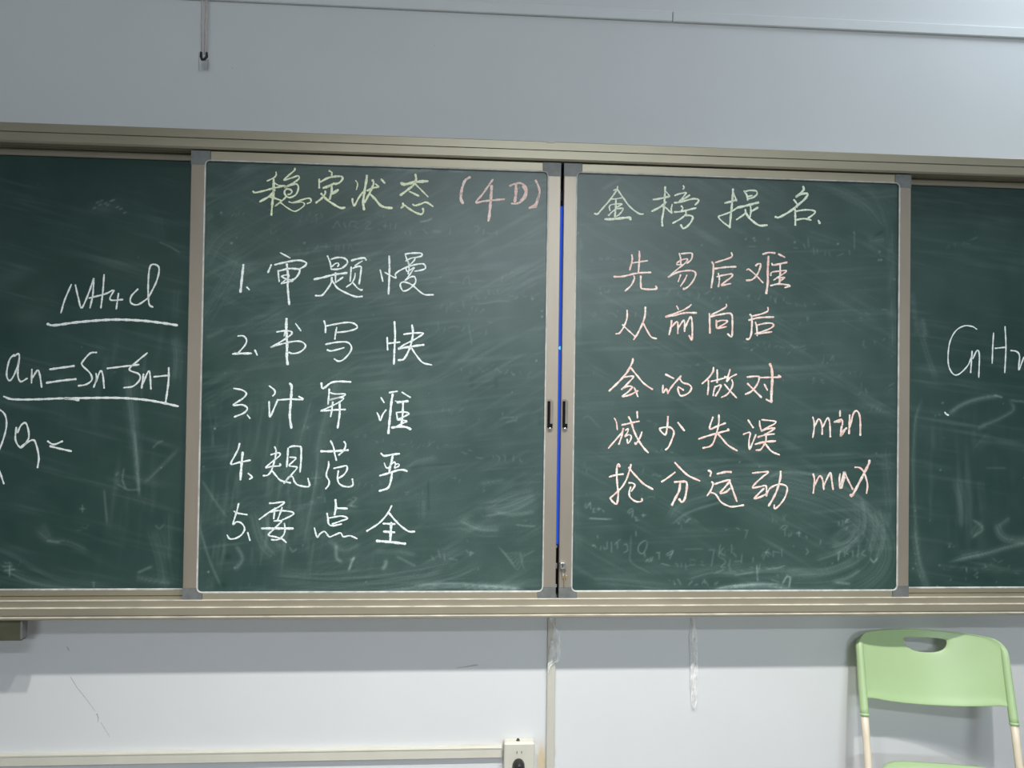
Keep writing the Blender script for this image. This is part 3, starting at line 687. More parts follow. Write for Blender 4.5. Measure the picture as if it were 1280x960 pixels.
writing(T_A, YW, [
 ('yellow', 2.2, 310, 200, 10, [
  "@1.8 350,150 352,185 325,220 240,262|62,392 90,408 200,385 330,350 460,322|@1.5 330,285 380,315 460,320|@3 320,235 318,400 302,560|@2.2 302,560 292,690|@2.6 335,375 270,450 150,520|262,460 340,480 420,510|@2.1 585,105 580,130 510,190 450,250 540,225 625,200 635,235 560,290 455,345|@2.1 455,345 540,315 605,300 630,345 600,430 520,470 470,440 455,400 480,365 530,370 548,395 530,425 500,430|@1.9 480,455 430,505 340,575|@1.6 340,575 400,535 480,590 570,640 630,625 700,570 700,540 660,525 560,535 510,522|@1.9 560,535 650,505 740,480 780,485 785,525 740,545",
  "1015,135 1050,160 1045,190|890,240 890,350|@2.5 905,275 1000,225 1100,205 1170,208 1180,240 1140,285 1090,300|@3 940,350 1000,330 1075,295|@2.6 1045,310 1045,400 1020,490|@3.2 1035,430 1080,405 1125,375|@2.4 965,390 965,420 920,480 850,535|@2.6 915,420 980,490 1080,560 1160,600 1210,595"]),
 ('yellow', 2.3, 430, 200, 10, [
  "@1.6 145,255 170,300 155,370|105,485 108,530 130,570 180,480 235,400|@3 285,195 280,250 250,430 240,540 250,620|@2.6 355,250 370,290 340,370 300,450 260,530|290,385 350,355 430,335|@1.8 395,300 435,335|@2.8 325,425 390,490 460,570 530,595 600,600|465,240 510,290",
  "@3.4 715,290 760,305 900,275 1045,265|@2.8 893,180 900,240 870,310 800,370 705,440|@1.9 890,300 960,370 1050,460|820,395 935,450|735,540 740,570 715,600|725,590 760,570 800,600 880,650 960,680 990,650 985,605|860,555 890,570 960,550 1030,530 1110,580"]),
 ('rose', 2.3, 560, 200, 10, [
  "@3 275,215 215,255 180,340 162,420|@3.4 162,420 162,490 185,540",
  "560,245 500,330 430,430 350,530 450,515 600,500 705,490|@3.2 545,320 540,430 525,600 515,700 505,760",
  "@2.2 770,325 830,300 900,290 960,320 985,380 975,450 930,510 860,545 795,545|@3.6 940,320 972,390 955,460 910,510|@3.4 850,310 848,420 835,520",
  "@2.6 1095,255 1130,330 1145,400 1125,480 1085,560 1015,600|@2 1105,590 1015,603|@2.2 1135,440 1120,510 1100,590"]),
 ('white', 2.3, 286, 300, 10, [
  "@2.9 182,310 165,470 145,650", "@2.2 225,590 255,620",
  "@1.8 645,160 765,225|@2.2 530,310 490,405|575,310 700,280 850,255 930,265 970,290 950,325 890,360|@2.5 725,300 740,450 735,560 745,700 755,805|@1.9 615,380 622,450 630,520|615,390 740,360 830,360 885,375 870,430 830,480 790,500|@1.7 655,455 700,440 750,440 745,470|@1.8 655,455 700,480 800,510 740,525 655,545|@1.6 735,475 660,540"]),
 ('white', 2.1, 386, 300, 12, [
  "@1.9 280,240 320,340 335,440|335,290 420,265 520,270 575,310 570,360 500,420 420,440 340,440|@1.7 345,400 390,360 430,345 450,370 430,400|@2.6 80,590 200,565 380,520 570,495|@1.9 400,490 400,640|400,640 510,560|345,560 335,640 290,720 220,810 180,835 100,835|@2.2 350,610 430,720 550,790 700,850 800,848|@2.4 640,310 720,285 830,270 860,300|@1.5 805,315 760,340 690,385|@1.9 635,405 630,500 620,620|660,425 720,400 780,400 785,440 770,560 755,660|@1.8 695,500 685,570 640,650 565,705|@1.8 660,640 730,720 790,755 800,740"]),
 ('white', 1.9, 466, 300, 12, [
  "110,450 130,530 150,620|@2.3 245,240 250,400 245,600 235,810|@1.7 180,485 260,530 345,570 335,520|335,520 370,480 480,420 600,380 700,360 770,365 790,420 740,450 630,470|@1.6 485,215 500,260 515,310|@2.1 485,215 560,200 720,200 730,240 640,265|@1.7 495,315 560,280 625,265 630,290 600,330 550,370 525,320|@1.8 530,330 545,400 530,510|@1.7 500,430 520,470 620,415 600,450 540,540 485,605|485,605 560,560 620,550 645,600 625,660 540,740 460,765 420,710 415,655 460,630 540,650 610,690 700,770 780,820 910,822"]),
 ('white', 2.0, 286, 390, 10, [
  "115,300 180,300 220,345 205,410 115,515|@2.6 50,525 120,520 280,518", "@2 325,475 355,540",
  "600,250 700,235 780,245 785,275 730,320 620,390 525,440|525,440 640,405 800,370 900,370 955,410 945,455 880,505 800,520 750,505|@3.1 722,85 718,200 728,400 725,560 735,655|@1.8 835,145 900,235|@1.5 690,300 702,250"]),
 ('white', 2.0, 396, 390, 8.533, [
  "78,95 92,150 92,220|100,150 200,130 320,112 400,125 430,170 335,205 200,220|212,165 200,230 192,290|95,345 200,325 310,320 355,345 370,390 340,450 280,510 230,525 185,500|110,405 160,415 290,382",
  "750,270 755,405|765,335 885,322|@2.4 828,105 835,250 828,400 822,555|928,238 1030,225 1130,225 1120,245 1030,300 940,345 870,390|@2.6 870,392 1000,370 1140,350|@2.4 1015,140 1025,210 1015,300 985,400 930,500 870,515|1010,385 1060,460 1130,540 1225,565"]),
 ('white', 2.1, 286, 470, 8, [
  "50,125 130,140 175,175 140,225 45,290 140,290 185,325 150,370 55,410", "@1.8 185,390 212,425",
  "405,100 455,140 460,175 440,200|402,255 405,330 412,410 450,330 490,235|500,240 620,232 740,235 700,205|@2.9 610,75 628,110 620,250 610,400 625,520",
  "@2.4 925,70 940,125 1020,70 1100,55 1220,60|1005,130 1000,200 992,280|@1.8 1010,165 1060,180 1160,180 1150,200 1050,230 1010,240|@1.8 1010,240 1080,220 1145,220 1130,245 1050,290 920,350|920,352 1050,340 1165,335|1040,260 1030,340 1018,405|@2.4 1108,260 1108,380 1088,520"]),
 ('white', 1.9, 460, 470, 12, [
  "195,325 240,400|135,550 160,600 182,670 220,580 270,510|@2.1 320,250 440,230|@2.8 370,275 350,400 330,600 305,860|510,245 635,322|@2.8 440,395 600,378|@1.3 410,372 440,390|@2.4 525,395 520,560 500,740|425,560 435,600 440,650|425,550 540,540 615,565 540,610 440,655 500,660 580,680 520,710 430,760|@2.8 360,775 480,760 580,770 640,800"]),
 ('white', 2.1, 284, 550, 11.636, [
  "180,50 160,130 110,230 55,350 180,325 335,295|@2.9 225,180 210,330 192,575", "305,485 360,540 325,570",
  "690,100 710,150 705,220 680,330 640,450 590,510 525,520|@1.9 635,215 700,195 760,190 765,225 700,280 620,345 560,405 650,385 770,375 765,345|655,450 710,520 780,590 920,625|@2.3 885,120 878,250 865,390|@2.3 905,105 960,90 1050,95 1075,120 1075,250 1070,350 1058,465|@1.9 910,250 1000,262 950,320 900,375 1000,390 1010,415 930,510 825,630|850,600 900,540 950,535 980,610 1040,660 1190,675 1175,560"]),
 ('white', 2.1, 394, 550, 9.846, [
  "@2.6 70,140 200,140 405,125|190,10 225,90 240,170 260,250|355,20 375,60 350,130 290,185|165,265 165,320 140,400 140,450 170,500 165,555 130,600|230,350 320,330 385,320 390,370 350,430 290,470|285,380 275,460 290,530 350,570 430,575 465,545 455,480",
  "@2.4 810,165 850,195 950,180 1035,170|@2.6 955,185 940,260 920,340 910,400|@1.7 850,285 870,335 900,345 940,300 975,270 985,310 975,345 1030,320 1025,295 990,300|@2.4 795,440 900,410 1010,375 1080,368 1130,385|@2.6 945,410 930,500 895,590 790,628"]),
 ('white', 2.0, 280, 620, 12.8, [
  "235,120 205,240 145,450 200,415 270,430 320,490 325,550 270,630 180,680 90,685 50,625|160,245 220,275 370,300", "378,585 415,710",
  "725,115 800,115 960,95 930,140 850,190 740,250 565,375|740,260 850,235 980,240 1080,255 1115,285 1060,325 930,385|815,190 795,365|930,185 890,300 855,390|800,400 920,400 880,450 800,530 710,625 820,655 930,690 995,745|@2.8 605,520 800,520 1105,520|965,440 975,520 960,610 900,680 830,705 760,700"]),
 ('white', 2.1, 380, 620, 8.533, [
  "@2.7 335,40 340,120 325,200|@2.4 350,130 460,135|245,185 255,240 262,295 300,318 400,300|@1.9 270,235 400,215 465,240 400,265 300,300|@1.9 110,340 140,440 170,405 220,380 270,435 330,415 390,395 420,435 490,425 565,455",
  "935,105 890,190 800,290 670,375|@2.3 905,180 1000,290 1110,375 1180,380|@2.4 845,295 970,300|@3.1 930,285 925,380 920,475|@2.6 850,380 965,388|@3 775,480 900,490 1080,510"]),
])
writing(T_B, YW, [
 ('pale', 2.0, 736, 215, 10, [
  "360,180 350,220 300,300 230,390 150,480 110,525 70,520|355,215 420,310 500,420 580,490 640,525 680,525|@1.6 270,340 340,335 430,320|@2.2 340,335 335,450 325,560|@1.7 265,485 258,430 300,405 415,400 350,440|@1.8 345,460 425,455 415,490 370,540 320,565|@1.7 345,455 290,500 245,545|@2.9 205,590 300,590 500,570 520,595|@1.3 310,230 340,215",
  "@2.3 805,345 880,335 1010,305|@1.6 1015,305 965,245|@2.3 955,185 948,320 935,480 915,600 920,675|@2.5 965,375 930,410 870,450 790,490|@1.8 905,425 960,445 1035,515 1030,470 1042,405|@1.7 1180,170 1190,195 1178,215|1075,295 1110,280 1170,265 1215,260 1190,300 1150,350 1130,370|@2.2 1150,355 1200,330 1260,290|@2.2 1070,385 1150,375 1230,352 1310,335 1370,345 1365,375 1330,410|@2.2 1070,500 1150,495 1280,465 1340,450|1155,425 1175,450 1160,480|1210,480 1210,530 1140,590 1050,640|@2.3 1200,540 1270,545 1300,565 1280,620 1230,680 1180,705 1150,660"]),
 ('pale', 2.1, 886, 215, 8.649, [
  "@2.5 262,185 255,300 240,450 225,600|@2.5 175,335 240,320 300,300|@1.6 300,315 280,260 265,215|@1.9 310,385 240,430 150,465 105,485 150,540 225,595|380,205 410,250 420,305|385,215 440,200 510,205 520,240 480,275 430,290|425,265 470,255|@2.9 310,385 400,365 535,330|450,370 455,420 445,490|@2.4 455,430 530,385|395,405 390,450 300,515|@2.5 395,430 440,500 540,575 630,575",
  "@2.6 1020,155 1025,190 990,230 945,270 1000,240 1068,235 1040,290 960,360 870,430 760,490 720,485|920,300 955,350 950,380|@2.3 930,390 935,480 935,575|940,425 1040,410 1120,415 1150,435 1110,475 1070,500|940,520 1030,505 1105,520", "@2.6 1185,525 1200,555"]),
 ('pink', 2.0, 770, 306, 11.636, [
  "230,145 235,220 200,365|@1.8 235,265 460,232|@2.2 338,95 340,200 325,400|@2.2 -30,465 100,460 300,415 505,402|260,455 268,490 220,590 135,670|@2.2 360,455 360,580 385,640 580,645 578,600",
  "920,125 940,200 940,290|@1.9 950,130 1090,120 1110,150 1090,220 1030,270|@1.8 885,290 890,260 970,215 1040,210 1000,270 900,350 760,470|@1.6 890,290 960,290|760,470 900,400 1050,375 1130,385 1160,425 1130,510 1060,600 980,650 985,630|@1.8 940,435 905,535|@1.8 1030,440 1000,510 940,600"]),
 ('pink', 2.0, 880, 306, 10.667, [
  "365,105 375,150 330,180 150,238|@2.3 105,230 125,270 120,400 97,570|@2.2 140,320 280,300 425,292|190,380 205,460 192,560|175,425 260,405 370,390 370,425 300,480 230,540 355,518",
  "@2.2 690,280 720,255 755,260 740,330 700,410 640,465 565,475|@1.9 570,335 600,328 680,395 785,505|@2.2 785,125 860,105 945,110|@2.6 860,155 850,350 850,500 830,650|@2.2 995,125 1075,165|@2.4 905,250 930,270 1105,235|@2.2 1015,260 1015,400 1005,510|@1.8 890,410 900,370 970,355 1095,345 1060,385 990,430 930,470|@1.8 990,445 1075,435 1020,480|@2.2 890,545 980,525 1080,530 1145,550 1080,570"]),
 ('pink', 2.0, 766, 380, 11.636, [
  "208,90 205,210 160,330 100,420 45,435|@1.8 140,300 200,360 325,475|@2.2 475,45 465,180 420,310 360,430 305,515|445,285 500,390 560,480 635,505",
  "930,30 955,80|@1.8 1140,10 1100,45 1000,100 780,180|@2.2 770,185 900,165 1050,130 1215,130|@2.2 855,240 845,330 820,445|855,330 940,260 945,430|950,350 1035,240 1045,400|@2.2 1050,340 1130,190 1155,300 1150,520 1110,460"]),
 ('pink', 2.0, 876, 380, 11.636, [
  "370,5 370,40 300,85 160,155|@2.2 125,140 130,300 133,425|@2.2 140,185 250,160 400,135 450,160 460,250 450,470 390,435|225,235 228,355|@1.9 230,260 300,240 385,245 360,280 240,355 370,330",
  "975,50 975,100 900,140 760,175|@2.2 715,150 740,190 742,330 730,450 700,510 665,510|@2.2 700,235 850,200 1060,190|795,265 815,350 820,460|815,310 950,280 1040,285 1055,320 980,370 800,432|790,435 900,425 1030,405"]),
 ('pink', 2.1, 756, 446, 10.667, [
  "@2.4 375,25 365,75 300,200 200,320 60,455|345,145 430,250 520,355 635,435|260,270 380,262 340,320 225,435|225,430 300,395 365,400 320,460 235,530 330,510 440,455|390,410 410,450 440,530",
  "@2.3 810,235 920,290|775,380 775,480 820,430 840,490|840,480 900,390 1015,255|1015,255 1000,290 1040,345 1120,370 1155,415 1120,480 1040,520 1000,510 975,440 980,400|@1.9 980,400 1050,445"]),
 ('pink', 2.0, 876, 446, 11.636, [
  "@2.2 185,155 175,220 110,310 20,390|110,345 110,450 98,550|238,190 240,300 237,375|150,358 250,335 370,300 345,290|210,430 190,500 180,565|210,440 290,410 270,480 215,570|425,185 410,240 375,360 430,300 520,255|450,335 465,390 440,470 380,550 300,590|345,400 420,490 520,598",
  "@2.2 675,295 820,285 850,310 820,400 740,500 650,545|@2.3 680,390 760,470 880,590|850,305 1000,300 1160,295 1130,270|@3 1005,105 1030,170 1040,300 1030,500 1025,660|@2 1025,660 950,620|925,400 968,485"]),
 ('pink', 2.0, 756, 506, 11.636, [
  "@1.6 140,195 170,260 182,365|55,630 150,520 250,400 270,335 250,440 205,575|@2.1 250,295 380,265 500,240|@2.3 345,175 380,240 420,370 480,500 560,620 630,695|@2.2 470,100 475,190|@1.8 300,370 340,350 330,400 295,460 350,435 385,460 370,520 335,560 325,500|540,395 510,480 450,575 440,550",
  "@2.2 918,170 910,300 880,435 800,350 920,325 980,350 1005,410 970,520 930,610 885,655|@2.4 1065,260 1155,375"]),
 ('pink', 2.1, 866, 506, 10.667, [
  "268,165 225,320 330,285 435,245|348,135 345,250 310,400 250,540 135,578|@2.2 80,455 250,400 400,360 480,340 465,325|@2.2 330,380 390,450 470,540 590,612",
  "@2.2 738,205 805,305|@1.9 675,395 710,380 765,375 750,480 755,595 800,500 840,400|@1.9 890,215 895,280 915,350|@1.9 920,200 1020,210 1105,225 1080,260 990,305 915,350 1010,320 1095,310 1060,340 960,395|870,430 980,400 1085,390|@2.6 835,525 960,495 1100,485|975,410 975,470 940,550 900,600 845,605|@2.2 970,525 1050,620 1155,668"]),
 ('pink', 2.1, 756, 576, 10.667, [
  "@2.3 198,80 190,50 168,60 158,150 165,300 178,420 172,520 155,578 110,550 70,500|70,500 170,410 240,335 300,220 350,50|60,215 150,190 245,178|@2.3 320,90 350,130 430,220 520,310 640,380|320,295 370,298 400,330 355,405|345,350 325,420 340,490 420,545 490,540 495,505",
  "@2.2 935,155 850,220 760,280|@2.3 935,25 1000,95 1110,195 1265,268|@2.6 930,285 1000,280 1090,290 1085,420 1060,520 1025,550 990,510|@2.8 1005,290 990,400 940,500 895,590"]),
 ('pink', 2.1, 876, 576, 10.667, [
  "@2.4 100,130 135,150 125,205|@2.6 220,175 330,150 405,150|145,280 165,310 130,400 85,465|@2.3 190,310 300,275 390,260 340,330 260,430 330,420 390,370|@2.3 390,290 430,400 480,540|130,420 200,450 270,550 370,605 440,612 570,592",
  "690,165 780,155 900,150 830,210 740,290 690,360 790,345 870,340 875,470|@2.3 840,370 780,430 715,505 800,480 880,440|@2.5 1065,140 1060,230 1020,380 960,510 905,600|880,440 920,370 1000,325 1080,315 1150,355 1130,470 1060,580 985,640 980,590"]),
 ('pink', 2.0, 1000, 500, 12.8, [
  "@1.9 205,275 225,350 225,470 205,600|230,430 300,305 350,400 355,550|365,430 440,290 475,370 485,590",
  "640,170 640,260|@2.3 550,355 600,330 660,315 680,370 660,460 650,575 690,500 745,450|@2.8 560,350 640,345|@2.8 665,560 710,480",
  "@2.2 795,240 790,400 785,540|@2.2 800,430 850,230 900,175 945,220 965,350 965,565"]),
 ('pink', 2.1, 1000, 565, 12.8, [
  "210,350 230,430 225,540 212,660|230,540 310,390 360,440 382,600|385,530 440,410 488,330 510,470 530,600",
  "640,350 630,450 645,580 690,470 715,320|@1.6 650,520 700,320|@1.8 665,580 720,400|715,320 760,430 845,600",
  "@2.9 1110,135 1100,190 1000,390 840,690 810,680|@2.1 880,245 960,255 1020,320 1060,430 1080,540 1065,660"]),
])
YWX = YX+.006
writing(T_L, YWX, [
 ('dim', 2.1, 0, 300, 4.2667, [
  "325,388 345,320 380,238|402,240 418,310 435,362 470,290 500,205",
  "500,205 495,290 480,362|475,310 560,288 600,268|555,185 548,280 538,362",
  "@1.9 608,268 588,318 655,318|@1.9 632,285 620,368", "735,262 700,300 698,335 735,345 790,310",
  "790,310 835,220 848,150 820,130 798,150 790,250 795,340 815,358",
  "75,620 100,608 100,650 75,720 50,750 35,715 50,640 75,612|100,650 95,720 110,755 145,738",
  "170,690 168,762|170,740 200,695 212,720 222,785", "@2.5 265,690 395,672|@2.5 248,762 330,750 405,742",
  "515,600 480,605 440,650 440,670 480,710 490,745 460,770 418,778", "512,712 515,740 500,785|510,760 535,700 548,720 555,790",
  "@2.2 572,685 740,665", "785,603 740,640 690,690 740,715 745,745 710,780 660,788",
  "765,715 755,790|760,770 795,700 805,795", "@2 820,730 900,722", "@2.4 900,682 898,760 882,875"]),
 ('dim', 2.2, 0, 500, 3.2, [
  "-60,20 -10,35 20,60 25,110 5,180 -20,230|-20,245 0,290 15,335", "65,110 62,160 85,190 115,150 105,95 85,100 70,130",
  "@2.3 85,185 130,160 145,180 155,230 150,270", "190,165 215,178 250,165|@2.4 200,185 240,195 285,205"]),
])
for mat, wd, x0, y0, s, sp in (('dim', 2.9, 0, 300, 4.2667, "252,448 290,455 420,438 600,425 750,430 860,442 945,455"),
                               ('dim', 2.5, 0, 300, 4.2667, "20,835 70,850 200,850 345,845 420,855|@2.7 345,845 600,842 750,850 850,865 950,887")):
    chalk(T_L, YWX, mat, x0, y0, s, sp, wd, 'chalk_underline')
writing(T_R, YWX, [
 ('dim', 1.7, 1160, 390, 6.857, [
  "@1.6 418,148 380,125 310,120 240,160 190,250 172,370 180,470 220,535 270,530 340,460 375,380",
  "378,335 372,430 365,520|385,400 420,330 440,370 435,560", "562,180 555,300 550,440|575,312 665,302|660,125 668,300 658,520",
  "@1.9 710,330 760,340 785,380 778,495 823,390 860,360", "@2 145,860 155,875 175,885"]),
])

# ------------------------------------------------------------------ things on the wall
# flat cable trunking high on the wall
zt0 = mid(az(400, 6.5, -.01), az(800, 24, -.01), az(1280, 47, -.01)); zt1 = mid(az(570, -.5, -.01), az(800, 11.5, -.01), az(1280, 35, -.01))
T = thing('cable_trunking', 'flat white painted cable trunking high on the wall above the chalkboards', 'trunking', (1.0, 0, zt0))
xj = ax(841, 20, -.01)
for x0, x1 in ((XL+.02, xj-.0008), (xj+.0008, XR-.02)):
    m = MB(); m.box(x0, x1, -.010, 0, zt0, zt1, .002); m.build('trunking_length', M_WHITEP, T)
# vertical trunking below the board
q0, q1 = at(684.5, 860, -.012), at(694, 860, -.012)
m = MB(); m.box(q0.x, q1.x, -.012, 0, .02, ZB+.01, .0015)
m.box(q0.x-.001, q0.x+.0035, -.0135, 0, .02, ZB+.01, .0005)
tag(m.build('cable_trunking', M_TRUNK), 'narrow cream cable trunking running down the wall right of the socket', 'trunking')
# horizontal trunking bottom left
zh1 = mid(az(0, 946, -.014), az(628, 933, -.014)); zh0 = mid(az(0, 959, -.014), az(628, 947, -.014))
SX0, SX1, SZ1 = ax(630, 940, -.035), ax(668.5, 940, -.035), az(650, 929, -.035)
m = MB(); m.box(XL+.02, SX0-.004, -.014, 0, zh0, zh1, .0015); m.box(XL+.02, SX0-.004, -.0155, 0, zh1-.004, zh1+.0005, .0006)
tag(m.build('cable_trunking', M_CREAM), 'cream horizontal cable trunking low on the wall ending at the socket', 'trunking')
# socket box
SZ0 = SZ1-.086
T = thing('wall_socket', 'cream surface-mounted wall socket box at the bottom edge of the photo', 'socket', ((SX0+SX1)/2, 0, SZ0))
m = MB(); m.box(SX0+.001, SX1-.001, -.028, 0, SZ0+.001, SZ1-.001, .003); m.build('back_box', M_CREAM, T)
m = MB(); m.box(SX0, SX1, -.036, -.027, SZ0, SZ1, .003); fp = m.build('face_plate', M_CREAM, T)
for px in (646.2, 652):
    g = at(px, 940.5, -.036); m = MB(); m.box(g.x-.0009, g.x+.0009, -.0366, -.034, g.z-.0034, g.z+.0034); m.build('socket_slot', M_DARK, fp)
for s_ in (-1, 0, 1):
    cx = (SX0+SX1)/2+.0015; cz = SZ0+.022-(.010 if s_ == 0 else 0)
    m = MB(); m.box(cx+s_*.009-.0011, cx+s_*.009+.0011, -.0366, -.034, cz-.004, cz+.004); m.build('socket_slot', M_DARK, fp)
# black plug in the socket
g = at(648.5, 958, -.05)
m = MB()
R_, Hh = .0175, .016
ring = [(R_*.95*math.cos(t), Hh*1.3*math.sin(t)) for t in np.linspace(0, 2*math.pi, 25)[:-1]]
prev = None; V = []; Fs = []
for k, (yy, sc) in enumerate(((-.0365, .92), (-.040, 1.0), (-.052, .97), (-.062, .84), (-.067, .6))):
    for (a, c_) in ring: V.append((g.x+a*sc, yy, g.z-.004+c_*sc))
n = 24
for k in range(4):
    for i in range(n): Fs.append((k*n+i, k*n+(i+1) % n, (k+1)*n+(i+1) % n, (k+1)*n+i))
Fs += [tuple(range(n)), tuple(range(4*n, 5*n))]
m.add(V, Fs)
T = thing('power_plug', 'black round power plug pushed into the cream wall socket', 'plug', (g.x, -.0365, g.z-.004))
autosmooth(m.build('plug_body', M_BLACK, T))
m = MB(); m.tube([(g.x, -.066, g.z-.006), (g.x, -.072, g.z-.02), (g.x+.002, -.070, g.z-.07), (g.x+.006, -.05, g.z-.2), (g.x+.01, -.03, .02)], .0032, 10); m.build('cable', M_BLACK, T, True)
# dark bit of putty on top of the socket
g = at(647.5, 926, -.016)
m = MB(); nb = 10
V = [(g.x+.0055*math.cos(2*math.pi*k/nb)*(1+.2*math.sin(3*k)), -.016+.006*math.sin(2*math.pi*k/nb), SZ1-.0012) for k in range(nb)]+[(g.x+.0028*math.cos(2*math.pi*k/nb), -.016+.003*math.sin(2*math.pi*k/nb), SZ1+.003+.001*math.sin(k*2)) for k in range(nb)]+[(g.x+.001, -.016, SZ1+.0055)]
m.add(V, [(k, (k+1) % nb, nb+(k+1) % nb, nb+k) for k in range(nb)]+[(nb+k, nb+(k+1) % nb, 2*nb) for k in range(nb)]+[tuple(range(nb))[::-1]])
tag(m.build('putty_lump', M_DARK), 'small dark lump of putty stuck on top of the cream socket box', 'putty')
# olive bracket below the rail at far left
b0, b1 = at(27.5, 779, YF+.002), at(27.5, 801, YF+.002)
T = thing('bracket', 'olive-grey metal bracket under the bottom rail at far left', 'bracket', (b0.x-.1, 0, b1.z))
m = MB(); m.box(b0.x-.16, b0.x, YF+.002, -.098, b1.z, ZB, .0015); m.build('bracket_body', M_OLIVE, T)
m = MB(); m.box(b0.x-.004, b0.x+.0012, YF+.001, -.094, b1.z+.004, ZB-.0005, .001); o = m.build('end_cap', M_CORNER, T); o['label'] = 'grey end cap'

# strips of torn transparent film hanging from the rail
def film(name, label, outline, Y, parts=10, seed=1):
    """outline: list of (y, xl, xr) in photo px from top to bottom"""
    g_ = np.random.default_rng(seed); V = []; Fs = []; nc = 7
    oy = np.array([o[0] for o in outline], float)
    ys = np.arange(oy[0], oy[-1]+.01, 1.6)
    xl = np.interp(ys, oy, [o[1] for o in outline]); xr = np.interp(ys, oy, [o[2] for o in outline])
    for i, y in enumerate(ys):
        for k in range(nc):
            u = k/(nc-1); x = xl[i]+(xr[i]-xl[i])*u
            d = .0018*math.sin(u*9+i*.21)+.0015*math.sin(i*.45+u*4)+g_.normal()*.0005
            p = at(x+g_.normal()*.12, y+(g_.normal()*1.2 if i == len(ys)-1 else 0), Y+d); V.append(tuple(p))
    for i in range(len(ys)-1):
        for k in range(nc-1): Fs.append((i*nc+k, i*nc+k+1, (i+1)*nc+k+1, (i+1)*nc+k))
    o = mesh_obj(name, V, Fs, M_FILM, None, True); tag(o, label, 'film', 'torn film strips under the bottom rail'); return o
film('film_strip', 'torn crumpled clear film hanging over the narrow vertical trunking', [(772, 687, 693), (777, 688.5, 691.5), (783, 692, 695), (790, 691, 699), (800, 689, 700.5), (812, 687, 700.5), (822, 686, 700.5), (826, 685.5, 699), (829, 685, 692), (833, 684.5, 688), (842, 684.2, 686.5)], -.019, seed=3)
film('film_strip', 'long thin clear film strip hanging from the rail between the trunking and the green chair', [(772, 863, 869), (785, 863, 869.5), (795, 861.5, 871), (820, 863, 872), (840, 863, 872.5), (860, 863.5, 872), (878, 864, 871), (887, 865.5, 869)], -.008, seed=5)

# scuffs on the wall below the board
def scuff(pts, w0, w1):
    m = MB(); P = [at(x, y, -.0004) for x, y in pts]; n = len(P); V = []
    for i, p in enumerate(P):
        t = (P[min(i+1, n-1)]-P[max(i-1, 0)]).normalized(); s = Vector((-t.z, 0, t.x)); w_ = (w0+(w1-w0)*i/(n-1))/2
        V += [tuple(p-s*w_), tuple(p+s*w_)]
    m.add(V, [(2*i, 2*i+1, 2*i+3, 2*i+2) for i in range(n-1)])
    m.build('scuff_mark', M_SCUFF, WALL, fix=False)
scuff([(83.5, 808), (85, 811), (86.5, 813.5)], .002, .003)
scuff([(88, 846), (96, 859), (108, 874), (119, 889)], .0016, .0008); scuff([(121, 892), (123, 898), (122, 903)], .003, .001); scuff([(126, 903), (131, 911), (137, 921)], .0012, .0008)
scuff([(570, 835), (582, 833.5), (597, 831)], .0008, .003); scuff([(45, 944.5), (52, 943.5)], .0015, .001)
scuff([(457/3.2+400, 181/3.2), (459/3.2+400, 183/3.2)], .0015, .0015); scuff([(290, 84), (291, 86)], .001, .001)

# pull cords hanging in front of the wall
YC = -.05
T = thing('pull_cord', 'looped grey pull cord with black plastic clip hanging on the upper wall', 'cord', (at(255, 72, YC).x, YC, at(255, 72, YC).z))
topx = at(252.5, 0, YC)
def cordpts(pairs, z_top=ZC):
    P = [at(x, y, YC) for x, y in pairs]
    d = (P[0]-P[1]); k = (z_top-P[0].z)/max(1e-6, d.z)*.0
    return [Vector((P[0].x, YC, z_top))]+P
m = MB(); m.tube(cordpts([(252.3, 0), (251.6, 30), (251.8, 68)]), .0017, 8); m.build('cord', M_CORD, T, True)
m = MB(); m.tube(cordpts([(257.8, 0), (256.2, 30), (255.4, 68)]), .0017, 8); m.build('cord', M_CORD, T, True)
m = MB(); m.tube(cordpts([(259.2, 0), (259.2, 40), (258.8, 68)]), .0009, 8); m.build('cord', M_CORD, T, True)
m = MB(); m.tube([at(251.3, 65, YC), at(251.3, 71, YC), at(252.8, 74.6, YC), at(255.2, 74.2, YC), at(257, 72.5, YC), at(258.4, 71, YC), at(258.4, 65.5, YC)], [.0030, .0037, .0040, .0036, .0033, .0036, .0028], 10); cl = m.build('clip', M_BLACK, T, True)
m = MB(); m.tube([at(256, 75.6, YC-.003), at(260, 75.8, YC-.003)], .0012, 8); m.build('pin', M_STEEL, cl, True)
for x in (248.4, 259.8):
    m = MB(); m.tube([at(x, 66 if x < 250 else 74, -.006), at(x, 88, -.006)], .0007, 6); m.build('faint_line', M_CORD, T)  # faint thin vertical lines on both sides of the clip

# ------------------------------------------------------------------ folding chair
def tub(pts, r, seg=14): m = MB(); m.tube(pts, r, seg); return m
# anchor the two back tubes where the photograph shows them (end of the plastic sleeves)
HZ = None
dl = 2.018
pl = at(1080.3, 893, CAM.y+dl)
# right sleeve end has the same height: find its depth
best = None
for k in range(400):
    Yr = CAM.y+1.6+.001*k; q = at(1267.3, 905, Yr)
    if best is None or abs(q.z-pl.z) < best[0]: best = (abs(q.z-pl.z), q)
pr = best[1]
cw = (pr-pl).length/2; cm = (pl+pr)/2
ang = math.atan2(pr.y-pl.y, pr.x-pl.x)
print('CHAIR', pl, pr, 'halfwidth', cw, 'deg', math.degrees(ang))
